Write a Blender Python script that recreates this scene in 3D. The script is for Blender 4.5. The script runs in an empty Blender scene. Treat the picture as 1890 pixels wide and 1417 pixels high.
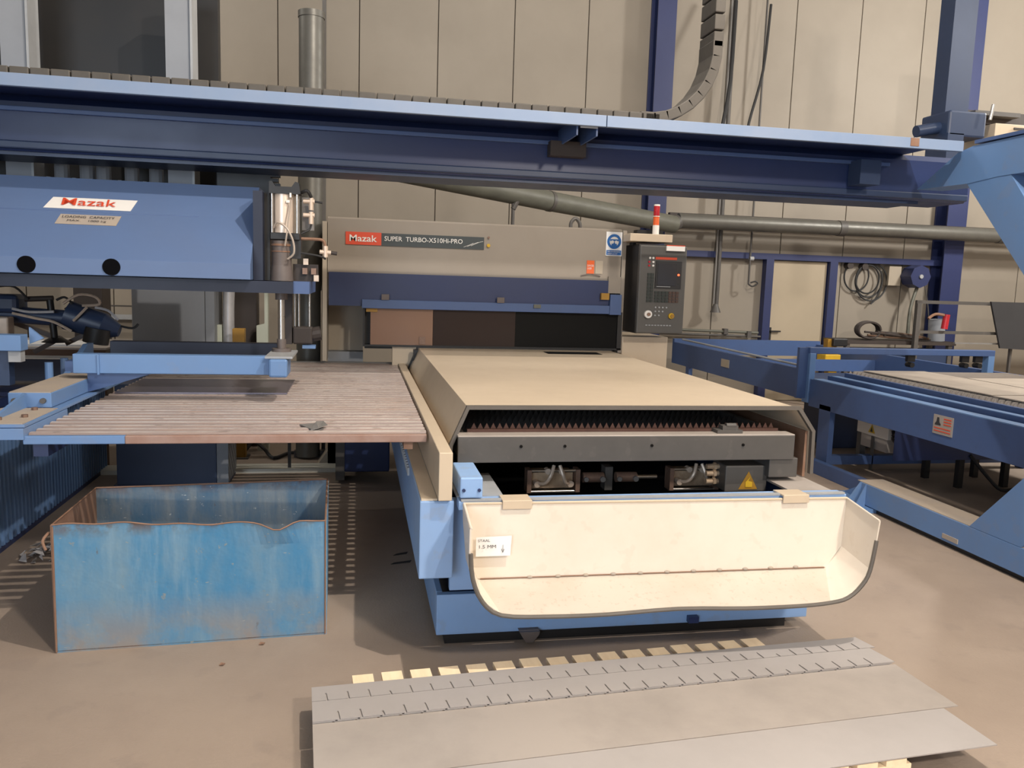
import bpy, bmesh, math, random
from mathutils import Vector, Matrix
random.seed(7)
S = bpy.context.scene
COL = S.collection

# ------------------------------------------------------------ camera
cam_d = bpy.data.cameras.new('camera'); cam = bpy.data.objects.new('camera', cam_d); COL.objects.link(cam)
cam_d.sensor_fit = 'HORIZONTAL'; cam_d.sensor_width = 36; cam_d.lens = 28.571
cam_d.clip_start = 0.05; cam_d.clip_end = 100
cam.matrix_world = Matrix(((0.9822173, -0.00730741, -0.18760535, 0),
                           (-0.1850482, 0.13115697, -0.97393789, 0),
                           (0.03172271, 0.99133468, 0.12747242, 1.65),
                           (0, 0, 0, 1)))
S.camera = cam
# ------------------------------------------------------------ world and exposure
W = bpy.data.worlds.new('hall_air'); S.world = W; W.use_nodes = True
W.node_tree.nodes['Background'].inputs[0].default_value = (0.6, 0.65, 0.75, 1)
W.node_tree.nodes['Background'].inputs[1].default_value = 0.3
S.view_settings.view_transform = 'Standard'; S.view_settings.look = 'None'
S.view_settings.gamma = 1; S.view_settings.use_curve_mapping = False
S.view_settings.exposure = 0.0

def lamp(name, loc, power, size, color, rot=(0, 0, 0), shape='DISK', size_y=None):
    d = bpy.data.lights.new(name, 'AREA'); d.shape = shape; d.size = size; d.energy = power; d.color = color
    if size_y: d.size_y = size_y
    o = bpy.data.objects.new(name, d); o.location = loc; o.rotation_euler = rot; COL.objects.link(o)
    return o
WARM = (1.0, 0.91, 0.81)
NEUT = (1.0, 0.96, 0.90)
def bulb(name, loc, power, radius, color):
    d = bpy.data.lights.new(name, 'POINT'); d.energy = power; d.shadow_soft_size = radius; d.color = color
    o = bpy.data.objects.new(name, d); o.location = loc; COL.objects.link(o); return o
bulb('bay_lamp', (2.15, 1.65, 5.9), 900, 0.035, WARM)
bulb('bay_lamp', (3.4, -3.2, 5.2), 1250, 0.22, WARM)
bulb('bay_lamp', (8.6, 2.4, 5.8), 300, 0.3, NEUT)
bulb('bay_lamp', (1.2, 8.2, 6.0), 60, 0.3, NEUT)
bulb('bay_lamp', (9.4, 6.4, 5.0), 1100, 0.3, NEUT)
bulb('bay_lamp', (-4.5, 7.6, 6.0), 260, 0.3, NEUT)
# cool area light added low behind left of the camera; its source is unseen
lamp('cool_left_fill', (-3.2, -4.8, 2.3), 330, 3.2, (0.72, 0.85, 1.0), (math.radians(88), 0, math.radians(-22)), 'RECTANGLE', 3.0)

# ------------------------------------------------------------ materials
def mat(name, rgb, rough=0.5, metal=0.0, dirt=0.25, dcol=None, scale=3.0, bump=0.0, bscale=60, spec=0.5,
        emit=0, speck=0.0, scol=None, stretch=None, alpha=None, trans=0, sps=4.5):
    m = bpy.data.materials.new(name); m.use_nodes = True
    nt = m.node_tree; N = nt.nodes; L = nt.links; b = N['Principled BSDF']
    b.inputs['Roughness'].default_value = rough; b.inputs['Metallic'].default_value = metal
    b.inputs['Specular IOR Level'].default_value = spec
    g = N.new('ShaderNodeNewGeometry')
    mp = N.new('ShaderNodeMapping'); L.new(g.outputs['Position'], mp.inputs['Vector'])
    if stretch: mp.inputs['Scale'].default_value = stretch
    n = N.new('ShaderNodeTexNoise'); n.inputs['Scale'].default_value = scale; n.inputs['Detail'].default_value = 8
    n.inputs['Roughness'].default_value = 0.62
    L.new(mp.outputs[0], n.inputs['Vector'])
    r = N.new('ShaderNodeMapRange'); r.inputs[1].default_value = 0.42; r.inputs[2].default_value = 0.72
    r.inputs[4].default_value = dirt; L.new(n.outputs['Fac'], r.inputs[0])
    mx = N.new('ShaderNodeMix'); mx.data_type = 'RGBA'
    mx.inputs['A'].default_value = (*rgb, 1)
    mx.inputs['B'].default_value = (*(dcol or [c * 0.45 for c in rgb]), 1)
    L.new(r.outputs[0], mx.inputs['Factor']); out = mx.outputs['Result']
    if speck:
        n2 = N.new('ShaderNodeTexNoise'); n2.inputs['Scale'].default_value = scale * sps; n2.inputs['Detail'].default_value = 6
        L.new(mp.outputs[0], n2.inputs['Vector'])
        r2 = N.new('ShaderNodeMapRange'); r2.inputs[1].default_value = 0.60; r2.inputs[2].default_value = 0.66
        r2.inputs[4].default_value = speck; L.new(n2.outputs['Fac'], r2.inputs[0])
        m2 = N.new('ShaderNodeMix'); m2.data_type = 'RGBA'; L.new(r2.outputs[0], m2.inputs['Factor'])
        L.new(out, m2.inputs['A']); m2.inputs['B'].default_value = (*(scol or (0.5, 0.45, 0.4)), 1); out = m2.outputs['Result']
    L.new(out, b.inputs['Base Color'])
    rr = N.new('ShaderNodeMapRange'); rr.inputs[3].default_value = max(0, rough - 0.08); rr.inputs[4].default_value = min(1, rough + 0.12)
    L.new(n.outputs['Fac'], rr.inputs[0]); L.new(rr.outputs[0], b.inputs['Roughness'])
    if bump:
        n3 = N.new('ShaderNodeTexNoise'); n3.inputs['Scale'].default_value = bscale; L.new(mp.outputs[0], n3.inputs['Vector'])
        bp = N.new('ShaderNodeBump'); bp.inputs['Strength'].default_value = bump; bp.inputs['Distance'].default_value = 0.01
        L.new(n3.outputs['Fac'], bp.inputs['Height']); L.new(bp.outputs[0], b.inputs['Normal'])
    if emit:
        b.inputs['Emission Color'].default_value = (*rgb, 1); b.inputs['Emission Strength'].default_value = emit
    if trans: b.inputs['Transmission Weight'].default_value = trans
    if alpha is not None: b.inputs['Alpha'].default_value = alpha
    return m

M = {}
M['floor'] = mat('concrete_floor', (0.325, 0.255, 0.20), 0.7, dirt=0.45, dcol=(0.215, 0.165, 0.135), scale=1.1, bump=0.15, bscale=90, speck=0.18, scol=(0.2, 0.16, 0.14))
M['wall'] = mat('cream_wall_panel', (0.272, 0.236, 0.19), 0.6, dirt=0.2, scale=0.8)
M['joint'] = mat('panel_joint', (0.13, 0.11, 0.09), 0.8)
M['ceil'] = mat('ceiling_sheet', (0.35, 0.34, 0.32), 0.8)
M['pblue'] = mat('pale_blue_machine_paint', (0.26, 0.42, 0.70), 0.42, dirt=0.3, dcol=(0.24, 0.30, 0.42), scale=2.6, speck=0.2, scol=(0.3, 0.29, 0.3))
M['sblue'] = mat('dusty_shelf_blue', (0.20, 0.27, 0.40), 0.5, dirt=0.4, dcol=(0.28, 0.32, 0.40), scale=3)
M['blue'] = mat('light_blue_paint', (0.125, 0.235, 0.45), 0.42, dirt=0.3, dcol=(0.16, 0.19, 0.26), scale=2.2, speck=0.12, scol=(0.25, 0.22, 0.2))
M['mblue'] = mat('mid_blue_paint', (0.060, 0.108, 0.25), 0.4, dirt=0.3, dcol=(0.06, 0.08, 0.15), scale=2.2, speck=0.08, scol=(0.05, 0.05, 0.06))
M['dblue'] = mat('dark_blue_paint', (0.019, 0.034, 0.105), 0.35, dirt=0.3, scale=2.0)
M['navy'] = mat('navy_paint', (0.026, 0.045, 0.10), 0.4, dirt=0.3, scale=2.0)
M['cblue'] = mat('column_blue_paint', (0.022, 0.032, 0.105), 0.45, dirt=0.25, scale=2.0)
M['beige'] = mat('beige_machine_paint', (0.60, 0.49, 0.36), 0.38, dirt=0.22, dcol=(0.42, 0.33, 0.24), scale=2.4, speck=0.1, scol=(0.4, 0.3, 0.22))
M['tfloor'] = mat('dimmed_tray_floor', (0.56, 0.49, 0.41), 0.6, dirt=0.5, dcol=(0.46, 0.37, 0.28), scale=3.5, speck=0.25, scol=(0.36, 0.27, 0.2), sps=14)  # cream paint darkened to offset strong light on the tray floor; specks are dirt
M['hblue'] = mat('dusty_loader_blue', (0.105, 0.165, 0.31), 0.5, dirt=0.25, dcol=(0.10, 0.13, 0.21), scale=2)
M['cover'] = mat('yellowed_cover_paint', (0.29, 0.25, 0.205), 0.4, dirt=0.35, dcol=(0.22, 0.18, 0.14), scale=1.6)
M['cream'] = mat('cream_tray_paint', (0.72, 0.645, 0.55), 0.45, dirt=0.25, dcol=(0.55, 0.43, 0.31), scale=3.2, speck=0.12, scol=(0.48, 0.36, 0.26))
M['tan'] = mat('tan_panel_paint', (0.42, 0.36, 0.28), 0.4, dirt=0.2, scale=2)
M['dust'] = mat('dusty_blue_top', (0.40, 0.33, 0.26), 0.8, dirt=0.35, dcol=(0.25, 0.24, 0.26), scale=4)
M['dgrey'] = mat('dark_grey_metal', (0.085, 0.078, 0.072), 0.5, dirt=0.3, scale=4, speck=0.1, scol=(0.2, 0.17, 0.15))
M['grey'] = mat('grey_metal', (0.20, 0.19, 0.18), 0.5, dirt=0.3, scale=4)
M['cab'] = mat('grey_cabinet_paint', (0.26, 0.275, 0.30), 0.5, dirt=0.2, scale=2)
M['lgrey'] = mat('light_grey_paint', (0.36, 0.37, 0.38), 0.45, dirt=0.3, scale=4)
M['black'] = mat('black_metal', (0.012, 0.012, 0.013), 0.45, dirt=0.2, dcol=(0.03, 0.025, 0.02), scale=5)
M['rubber'] = mat('black_rubber', (0.02, 0.02, 0.021), 0.6, dirt=0.2)
M['trim'] = mat('dark_edge_trim', (0.12, 0.105, 0.09), 0.5, dirt=0.3, scale=6)
M['steel'] = mat('bright_steel', (0.55, 0.53, 0.5), 0.28, metal=1, dirt=0.3, scale=6)
M['zinc'] = mat('galvanised_duct', (0.13, 0.125, 0.11), 0.42, metal=0.35, dirt=0.5, dcol=(0.09, 0.085, 0.075), scale=9)
M['gduct'] = mat('grey_green_duct', (0.125, 0.125, 0.1), 0.5, dirt=0.4, scale=5, stretch=(1, 1, 3))
M['rust'] = mat('rusty_steel', (0.24, 0.13, 0.08), 0.65, metal=0.2, dirt=0.6, dcol=(0.34, 0.22, 0.16), scale=9)
M['slat'] = mat('worn_slat_steel', (0.78, 0.70, 0.65), 0.34, metal=0.35, dirt=0.8, dcol=(0.34, 0.22, 0.17), scale=1.6, bump=0.2, bscale=40, stretch=(1, 1.8, 1), speck=0.5, scol=(0.26, 0.19, 0.16), sps=9)
M['slatside'] = mat('gap_shade_slat_side', (0.27, 0.215, 0.20), 0.6, metal=0.2, dirt=0.6, dcol=(0.36, 0.25, 0.2), scale=6)  # dark tone stands in for shade between the slats; blotches are rust
M['rustbar'] = mat('rusted_front_bar', (0.33, 0.22, 0.18), 0.6, dirt=0.7, dcol=(0.24, 0.12, 0.08), scale=8)
M['knavy'] = mat('deep_navy_paint', (0.010, 0.015, 0.036), 0.5, dirt=0.2, scale=2)
M['slatr'] = mat('scaled_plate', (0.44, 0.38, 0.32), 0.55, metal=0.2, dirt=0.5, dcol=(0.25, 0.2, 0.17), scale=3)
M['teeth'] = mat('burnt_slat_edge', (0.11, 0.05, 0.035), 0.7, dirt=0.5, scale=12)
def bin_paint(name, base, streak, low, rustc):
    m = bpy.data.materials.new(name); m.use_nodes = True; nt = m.node_tree; N = nt.nodes; L = nt.links; b = N['Principled BSDF']
    g = N.new('ShaderNodeNewGeometry')
    def noise(scale, sc, det=8):
        mp = N.new('ShaderNodeMapping'); mp.inputs['Scale'].default_value = sc; L.new(g.outputs['Position'], mp.inputs['Vector'])
        n = N.new('ShaderNodeTexNoise'); n.inputs['Scale'].default_value = scale; n.inputs['Detail'].default_value = det; n.inputs['Roughness'].default_value = 0.65
        L.new(mp.outputs[0], n.inputs['Vector']); return n.outputs['Fac']
    def ramp(v, a, c, hi=1.0):
        r = N.new('ShaderNodeMapRange'); r.inputs[1].default_value = a; r.inputs[2].default_value = c; r.inputs[4].default_value = hi; L.new(v, r.inputs[0]); return r.outputs[0]
    def mix(f, A, Bc):
        x = N.new('ShaderNodeMix'); x.data_type = 'RGBA'; L.new(f, x.inputs['Factor'])
        if isinstance(A, tuple): x.inputs['A'].default_value = (*A, 1)
        else: L.new(A, x.inputs['A'])
        x.inputs['B'].default_value = (*Bc, 1); return x.outputs['Result']
    def mul(a, c):
        x = N.new('ShaderNodeMath'); x.operation = 'MULTIPLY'; L.new(a, x.inputs[0]); L.new(c, x.inputs[1]); return x.outputs[0]
    sep = N.new('ShaderNodeSeparateXYZ'); L.new(g.outputs['Position'], sep.inputs[0]); z = sep.outputs['Z']
    c = mix(ramp(noise(2.4, (1.6, 1, 0.7)), 0.40, 0.68, 0.9), base, streak)
    c = mix(ramp(noise(5.0, (2.5, 1, 0.35)), 0.50, 0.72, 0.75), c, tuple(v * 1.15 for v in streak))
    lowm = N.new('ShaderNodeMapRange'); lowm.inputs[1].default_value = 0.24; lowm.inputs[2].default_value = 0.02; L.new(z, lowm.inputs[0])
    c = mix(mul(lowm.outputs[0], ramp(noise(3.5, (1, 1, 1)), 0.38, 0.58)), c, low)
    c = mix(ramp(noise(26, (1, 1, 1), 4), 0.66, 0.70, 0.8), c, (0.50, 0.52, 0.50))
    c = mix(ramp(noise(30, (0.5, 1, 2.2), 3), 0.70, 0.73, 0.9), c, (0.62, 0.62, 0.58))
    c = mix(ramp(noise(11, (1.6, 1, 0.7), 6), 0.66, 0.72, 0.7), c, rustc)
    edge = N.new('ShaderNodeMapRange'); edge.inputs[1].default_value = 0.50; edge.inputs[2].default_value = 0.56; L.new(z, edge.inputs[0])
    c = mix(mul(edge.outputs[0], ramp(noise(9, (1, 1, 1)), 0.45, 0.6)), c, rustc)
    L.new(c, b.inputs['Base Color']); b.inputs['Roughness'].default_value = 0.5
    bp = N.new('ShaderNodeBump'); bp.inputs['Strength'].default_value = 0.35; bp.inputs['Distance'].default_value = 0.01
    L.new(noise(10, (1, 1, 1), 3), bp.inputs['Height']); L.new(bp.outputs[0], b.inputs['Normal'])
    return m
M['bin'] = bin_paint('worn_blue_bin_paint', (0.13, 0.42, 0.72), (0.36, 0.55, 0.68), (0.50, 0.46, 0.43), (0.24, 0.17, 0.14))
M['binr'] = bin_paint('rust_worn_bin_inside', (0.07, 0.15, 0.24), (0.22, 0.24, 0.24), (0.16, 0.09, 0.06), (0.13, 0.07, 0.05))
M['brown'] = mat('brown_rusty_beam', (0.11, 0.06, 0.035), 0.7, dirt=0.4, scale=6)
M['dbrown'] = mat('dark_brown_paint', (0.04, 0.03, 0.026), 0.6, dirt=0.2)
M['chain'] = mat('brown_grey_plastic', (0.09, 0.078, 0.064), 0.6, dirt=0.3, scale=8)
M['yellow'] = mat('safety_yellow', (0.62, 0.38, 0.02), 0.5, dirt=0.35, scale=6)
M['ochre'] = mat('ochre_yellow', (0.36, 0.19, 0.02), 0.5, dirt=0.35, scale=6)
M['orange'] = mat('signal_orange', (0.75, 0.13, 0.03), 0.4, dirt=0.1)
M['red'] = mat('print_red', (0.66, 0.075, 0.03), 0.45, dirt=0.1)
M['dred'] = mat('beacon_red', (0.42, 0.02, 0.03), 0.25, dirt=0.1)
M['white'] = mat('white_print', (0.8, 0.77, 0.72), 0.5, dirt=0.08)
M['paper'] = mat('white_paper', (0.80, 0.79, 0.78), 0.7, dirt=0.06)
M['signblue'] = mat('sign_blue', (0.02, 0.13, 0.40), 0.4, dirt=0.05)
M['slate'] = mat('slate_plate', (0.05, 0.06, 0.062), 0.45, dirt=0.1)
M['ink'] = mat('dark_ink', (0.03, 0.03, 0.035), 0.6, dirt=0)
M['brass'] = mat('old_brass', (0.58, 0.43, 0.29), 0.42, metal=0.4, dirt=0.6, dcol=(0.2, 0.11, 0.07), scale=18)
M['bronze'] = mat('dirty_bronze', (0.24, 0.15, 0.11), 0.5, metal=0.3, dirt=0.5, scale=18)
M['alu'] = mat('cylinder_aluminium', (0.72, 0.60, 0.50), 0.35, metal=0.35, dirt=0.2, scale=5)
M['bellow'] = mat('brown_cylinder_paint', (0.13, 0.105, 0.095), 0.5, dirt=0.35, scale=10)
M['fit'] = mat('pale_fitting', (0.66, 0.53, 0.42), 0.4, metal=0.3, dirt=0.3, scale=20)
M['tube'] = mat('clear_air_hose', (0.42, 0.35, 0.29), 0.4, dirt=0.1)
M['amber'] = mat('amber_tinted_window', (0.26, 0.15, 0.10), 0.22, dirt=0.4, dcol=(0.27, 0.15, 0.1), scale=1.5)
M['smoke'] = mat('smoked_window', (0.034, 0.021, 0.018), 0.3, dirt=0.3, scale=2, spec=0.2)
M['void'] = mat('black_window', (0.006, 0.006, 0.006), 0.35, dirt=0.1, spec=0.12)
M['hole'] = mat('unlit_hole', (0.004, 0.004, 0.005), 0.9, dirt=0, spec=0.05)
M['doorp'] = mat('cream_door_leaf', (0.40, 0.33, 0.235), 0.55, dirt=0.15, scale=1.2)
M['wood'] = mat('pale_pallet_wood', (0.95, 0.76, 0.52), 0.75, dirt=0.35, dcol=(0.66, 0.45, 0.26), scale=6, stretch=(4, 0.7, 4))
M['sheet'] = mat('grey_sheet_steel', (0.42, 0.385, 0.365), 0.5, metal=0.2, dirt=0.35, dcol=(0.32, 0.29, 0.27), scale=3, speck=0.1, scol=(0.42, 0.4, 0.38))
M['sheet2'] = mat('pale_sheet_steel', (0.42, 0.37, 0.33), 0.5, metal=0.2, dirt=0.3, scale=3)
M['console'] = mat('console_grey', (0.09, 0.085, 0.078), 0.5, dirt=0.15, scale=3)
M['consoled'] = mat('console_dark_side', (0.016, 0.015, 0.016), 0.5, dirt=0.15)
M['screen'] = mat('screen_glass', (0.045, 0.042, 0.042), 0.12, dirt=0.1)
M['led'] = mat('red_led', (1.0, 0.12, 0.04), 0.4, emit=2.5, dirt=0)
M['keys'] = mat('dark_key_caps', (0.022, 0.03, 0.026), 0.5, dirt=0.2)
M['bkeys'] = mat('brown_key_caps', (0.075, 0.04, 0.028), 0.5, dirt=0.2)
M['kerb'] = mat('pale_steel_strip', (0.58, 0.57, 0.50), 0.4, metal=0.2, dirt=0.4, dcol=(0.4, 0.38, 0.32), scale=7)
M['foil'] = mat('crumpled_plastic', (0.55, 0.54, 0.55), 0.35, metal=0.3, dirt=0.3, scale=10)
M['offgrn'] = mat('pale_green_box', (0.50, 0.53, 0.44), 0.6, dirt=0.15)
M['lampt'] = mat('lit_tube', (1.0, 0.85, 0.62), 0.4, emit=1.2, dirt=0)
M['dark_panel'] = mat('charcoal_panel', (0.035, 0.035, 0.038), 0.6, dirt=0.15)

# ------------------------------------------------------------ mesh helpers
OFF = {}
def root(name, loc, label, cat, group=None):
    o = bpy.data.objects.new(name, None); o.empty_display_size = 0.1; COL.objects.link(o)
    o.location = loc; o['label'] = label; o['category'] = cat
    if group: o['group'] = group
    OFF[o.name] = Vector(loc)
    return o

class G:
    def __init__(s): s.b = bmesh.new()
    def _xf(s, vs, rz, piv):
        if rz: bmesh.ops.rotate(s.b, verts=vs, cent=piv, matrix=Matrix.Rotation(rz, 3, 'Z'))
    def box(s, x0, x1, y0, y1, z0, z1, bev=0.0, rot=None):
        r = bmesh.ops.create_cube(s.b, size=1.0); vs = r['verts']
        c = Vector(((x0 + x1) / 2, (y0 + y1) / 2, (z0 + z1) / 2))
        for v in vs: v.co = Vector((v.co.x * (x1 - x0), v.co.y * (y1 - y0), v.co.z * (z1 - z0)))
        if rot is not None: bmesh.ops.rotate(s.b, verts=vs, cent=(0, 0, 0), matrix=rot)
        bmesh.ops.translate(s.b, verts=vs, vec=c)
        if bev:
            es = list({e for v in vs for e in v.link_edges})
            bmesh.ops.bevel(s.b, geom=es, offset=bev, segments=2, affect='EDGES', profile=0.5)
        return s
    def cyl(s, p0, p1, r, seg=16, r2=None):
        p0 = Vector(p0); p1 = Vector(p1); d = p1 - p0
        q = d.to_track_quat('Z', 'Y').to_matrix().to_4x4()
        bmesh.ops.create_cone(s.b, cap_ends=True, segments=seg, radius1=r, radius2=r if r2 is None else r2, depth=d.length,
                              matrix=Matrix.Translation((p0 + p1) / 2) @ q)
        return s
    def sph(s, c, r, sc=(1, 1, 1)):
        bmesh.ops.create_uvsphere(s.b, u_segments=14, v_segments=8, radius=r, matrix=Matrix.Translation(c) @ Matrix.Diagonal((*sc, 1)))
        return s
    def tube(s, pts, r, seg=7, smooth=4):
        P = [Vector(p) for p in pts]
        if smooth and len(P) > 2:
            Q = []
            for i in range(len(P) - 1):
                a = P[max(i - 1, 0)]; b = P[i]; c = P[i + 1]; d = P[min(i + 2, len(P) - 1)]
                for k in range(smooth):
                    t = k / smooth
                    Q.append(0.5 * ((2 * b) + (c - a) * t + (2 * a - 5 * b + 4 * c - d) * t * t + (3 * b - a - 3 * c + d) * t ** 3))
            Q.append(P[-1]); P = Q
        rings = []; up = None
        for i, p in enumerate(P):
            t = (P[min(i + 1, len(P) - 1)] - P[max(i - 1, 0)])
            if t.length < 1e-7: t = Vector((0, 0, 1))
            t.normalize()
            if up is None: up = t.orthogonal().normalized()
            up = (up - t * up.dot(t))
            up = up.normalized() if up.length > 1e-5 else t.orthogonal().normalized()
            w = t.cross(up)
            rings.append([s.b.verts.new(p + r * (math.cos(2 * math.pi * k / seg) * up + math.sin(2 * math.pi * k / seg) * w)) for k in range(seg)])
        for i in range(len(rings) - 1):
            for k in range(seg):
                s.b.faces.new((rings[i][k], rings[i][(k + 1) % seg], rings[i + 1][(k + 1) % seg], rings[i + 1][k]))
        s.b.faces.new(rings[0]); s.b.faces.new(rings[-1])
        return s
    def prism(s, pts, axis, a0, a1):
        """pts: 2D polygon in the plane normal to axis ('X': (y,z), 'Y': (x,z), 'Z': (x,y))"""
        def mk(p, a):
            if axis == 'X': return (a, p[0], p[1])
            if axis == 'Y': return (p[0], a, p[1])
            return (p[0], p[1], a)
        A = [s.b.verts.new(mk(p, a0)) for p in pts]; B = [s.b.verts.new(mk(p, a1)) for p in pts]
        n = len(pts)
        for i in range(n): s.b.faces.new((A[i], A[(i + 1) % n], B[(i + 1) % n], B[i]))
        s.b.faces.new(A); s.b.faces.new(B[::-1])
        return s
    def poly3(s, pts, th):
        """thick plate from a planar 3D polygon"""
        P = [Vector(p) for p in pts]
        nrm = Vector((0, 0, 0))
        for i in range(len(P)): nrm += P[i].cross(P[(i + 1) % len(P)])
        nrm.normalize()
        A = [s.b.verts.new(p) for p in P]; B = [s.b.verts.new(p - nrm * th) for p in P]; n = len(P)
        for i in range(n): s.b.faces.new((A[i], A[(i + 1) % n], B[(i + 1) % n], B[i]))
        s.b.faces.new(A); s.b.faces.new(B[::-1])
        return s
    def build(s, name, m, parent=None, smooth=False, label=None, cat=None, group=None, kind=None):
        bmesh.ops.recalc_face_normals(s.b, faces=s.b.faces)
        me = bpy.data.meshes.new(name)
        if parent is not None:
            off = OFF[parent.name]
        else:
            xs = [v.co for v in s.b.verts]
            lo = [min(c[i] for c in xs) for i in range(3)]; hi = [max(c[i] for c in xs) for i in range(3)]
            off = Vector(((lo[0] + hi[0]) / 2, (lo[1] + hi[1]) / 2, lo[2]))
        bmesh.ops.translate(s.b, verts=s.b.verts, vec=-off)
        s.b.to_mesh(me); s.b.free()
        me.materials.append(M[m] if isinstance(m, str) else m)
        if smooth:
            for p in me.polygons: p.use_smooth = True
            try: me.set_sharp_from_angle(angle=math.radians(40))
            except Exception: pass
        o = bpy.data.objects.new(name, me); COL.objects.link(o)
        if parent is not None:
            o.parent = parent; OFF[o.name] = off
        else:
            o.location = off; OFF[o.name] = off
        if label: o['label'] = label
        if cat: o['category'] = cat
        if group: o['group'] = group
        if kind: o['kind'] = kind
        return o

def part(name, m, parent, *boxes, bev=0.0, **k):
    g = G()
    for b in boxes: g.box(*b, bev=bev)
    return g.build(name, m, parent, **k)

def text(txt, m, parent, origin, xdir, updir, height, width=None, depth=0.002, name='lettering', align='LEFT', bold=0.0, shear=0.0, label=None):
    cu = bpy.data.curves.new(name, 'FONT'); cu.body = txt; cu.size = 1; cu.extrude = 0.0; cu.align_x = align; cu.offset = bold; cu.shear = shear
    cu.resolution_u = 3
    t = bpy.data.objects.new('tmp', cu); COL.objects.link(t)
    bpy.context.view_layer.update()
    me = bpy.data.meshes.new_from_object(t.evaluated_get(bpy.context.evaluated_depsgraph_get()))
    bpy.data.objects.remove(t); bpy.data.curves.remove(cu)
    vs = me.vertices
    x0 = min(v.co.x for v in vs); x1 = max(v.co.x for v in vs); y0 = min(v.co.y for v in vs); y1 = max(v.co.y for v in vs)
    sy = height / (y1 - y0); sx = (width / (x1 - x0)) if width else sy
    X = Vector(xdir).normalized(); U = Vector(updir).normalized(); Nn = X.cross(U)
    off = OFF[parent.name]; O = Vector(origin) - off
    for v in vs: v.co = O + X * ((v.co.x - x0) * sx) + U * ((v.co.y - y0) * sy) + Nn * depth
    me.materials.clear(); me.materials.append(M[m])
    o = bpy.data.objects.new(name, me); COL.objects.link(o); o.parent = parent; OFF[o.name] = off
    if label: o['label'] = label
    return o

def struct(o): o['kind'] = 'structure'; return o

# ============================================================ SETTING
struct(G().box(-9, 15, -7, 11.2, -0.1, 0).build('floor', 'floor'))
wb = struct(G().box(-9, 15, 11.02, 11.2, 0, 7).build('wall_back', 'joint'))
for i in range(24):
    x = -9 + i
    G().box(x + 0.006, x + 0.994, 10.985, 11.03, 0.02, 6.98, bev=0.004).build('wall_panel', 'wall', wb)
struct(G().box(-9.2, -9, -7, 11.2, 0, 7).build('wall_left', 'wall'))
struct(G().box(15, 15.2, -7, 11.2, 0, 7).build('wall_right', 'wall'))
struct(G().box(-9, 15, -7.2, -7, 0, 7).build('wall_front', 'wall'))
struct(G().box(-9.2, 15.2, -7.2, 11.2, 7, 7.2).build('ceiling', 'ceil'))
# blue girt over the doorway and door
struct(G().box(4.2, 8.62, 10.86, 10.98, 2.05, 2.135).build('trim_1', 'cblue'))
d1 = struct(G().box(5.87, 6.73, 10.93, 10.975, 0.01, 2.04).build('door_1', 'doorp'))
G().box(5.74, 5.855, 10.86, 10.98, 0.0, 2.05).box(6.745, 6.865, 10.86, 10.98, 0.0, 2.05).build('door_frame', 'cblue', d1)
G().box(5.875, 5.915, 10.915, 10.93, 0.88, 1.08).box(5.895, 6.05, 10.885, 10.905, 1.015, 1.035).cyl((5.9, 10.89, 1.025), (5.9, 10.93, 1.025), 0.012).build('door_handle', 'black', d1)
struct(G().box(6.87, 6.93, 10.93, 10.985, 0, 2.05).build('trim_2', 'wall'))

# blue columns against the wall
def column(x0, x1, label, h=7.0, cap=False):
    r = root('steel_column', ((x0 + x1) / 2, 10.85, 0), label, 'column')
    part('front_flange', 'cblue', r, (x0, x1, 10.70, 10.72, 0, h))
    part('rear_flange', 'cblue', r, (x0, x1, 10.95, 10.98, 0, h))
    part('web', 'cblue', r, ((x0 + x1) / 2 - 0.01, (x0 + x1) / 2 + 0.01, 10.72, 10.95, 0, h))
    part('base_plate', 'cblue', r, (x0 - 0.03, x1 + 0.03, 10.66, 10.985, 0, 0.02))
    return r
column(3.86, 4.12, 'blue steel wall column rising behind the red and orange signal lamp')
column(8.46, 8.78, 'blue steel wall column at right beside the grey rack')
column(-5.3, -5.0, 'blue steel wall column at far left behind the sheet loader')

# ============================================================ DUCTS AND PIPES
dv = root('vertical_duct', (-0.415, 7.4, 0), 'silver galvanised duct standing upright left of the beige laser machine', 'duct')
for k in range(5):
    G().cyl((-0.43 + 0.008 * k, 7.4, 0.02 + 0.76 * k), (-0.43 + 0.008 * k, 7.4, 0.76 + 0.76 * k), 0.105, 28).build('duct_section', 'zinc', dv, smooth=True)
    G().cyl((-0.43 + 0.008 * k, 7.4, 0.74 + 0.76 * k), (-0.43 + 0.008 * k, 7.4, 0.79 + 0.76 * k), 0.111, 28).build('duct_collar', 'zinc', dv, smooth=True)
G().box(-0.315, -0.282, 7.52, 7.58, 0, 4.0).build('dark_upright_strip', 'dgrey', label='dark narrow strip standing directly right of the silver vertical duct', cat='conduit')  # narrow dark upright for the dark gap beside the duct
wd = root('wall_duct', (7, 10.5, 2.4), 'long silver horizontal duct along the back wall above the cream door', 'duct')
segs = [4.2, 6.6, 9.15, 11.5]
for i in range(3):
    G().cyl((segs[i], 10.45, 2.50), (segs[i + 1] - 0.01, 10.45, 2.50), 0.098, 24).build('duct_section', 'zinc', wd, smooth=True)
for i in (1, 2): G().cyl((segs[i] - 0.05, 10.45, 2.50), (segs[i] + 0.05, 10.45, 2.50), 0.107, 24).build('duct_collar', 'dgrey', wd, smooth=True)
G().box(4.15, 11.5, 10.62, 10.7, 2.56, 2.62).build('dark_wall_bar', 'dbrown', label='dark flat bar running just above the silver wall duct', cat='cable tray')  # flat dark bar for the dark band above the duct
ga = root('sloping_duct', (2.0, 9.4, 2.2), 'thick grey green duct sloping down to the right behind the blue overhead beam', 'duct')
G().cyl((0.2, 8.55, 2.74), (2.2, 9.45, 2.57), 0.115, 24).build('duct_section', 'gduct', ga, smooth=True)
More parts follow.
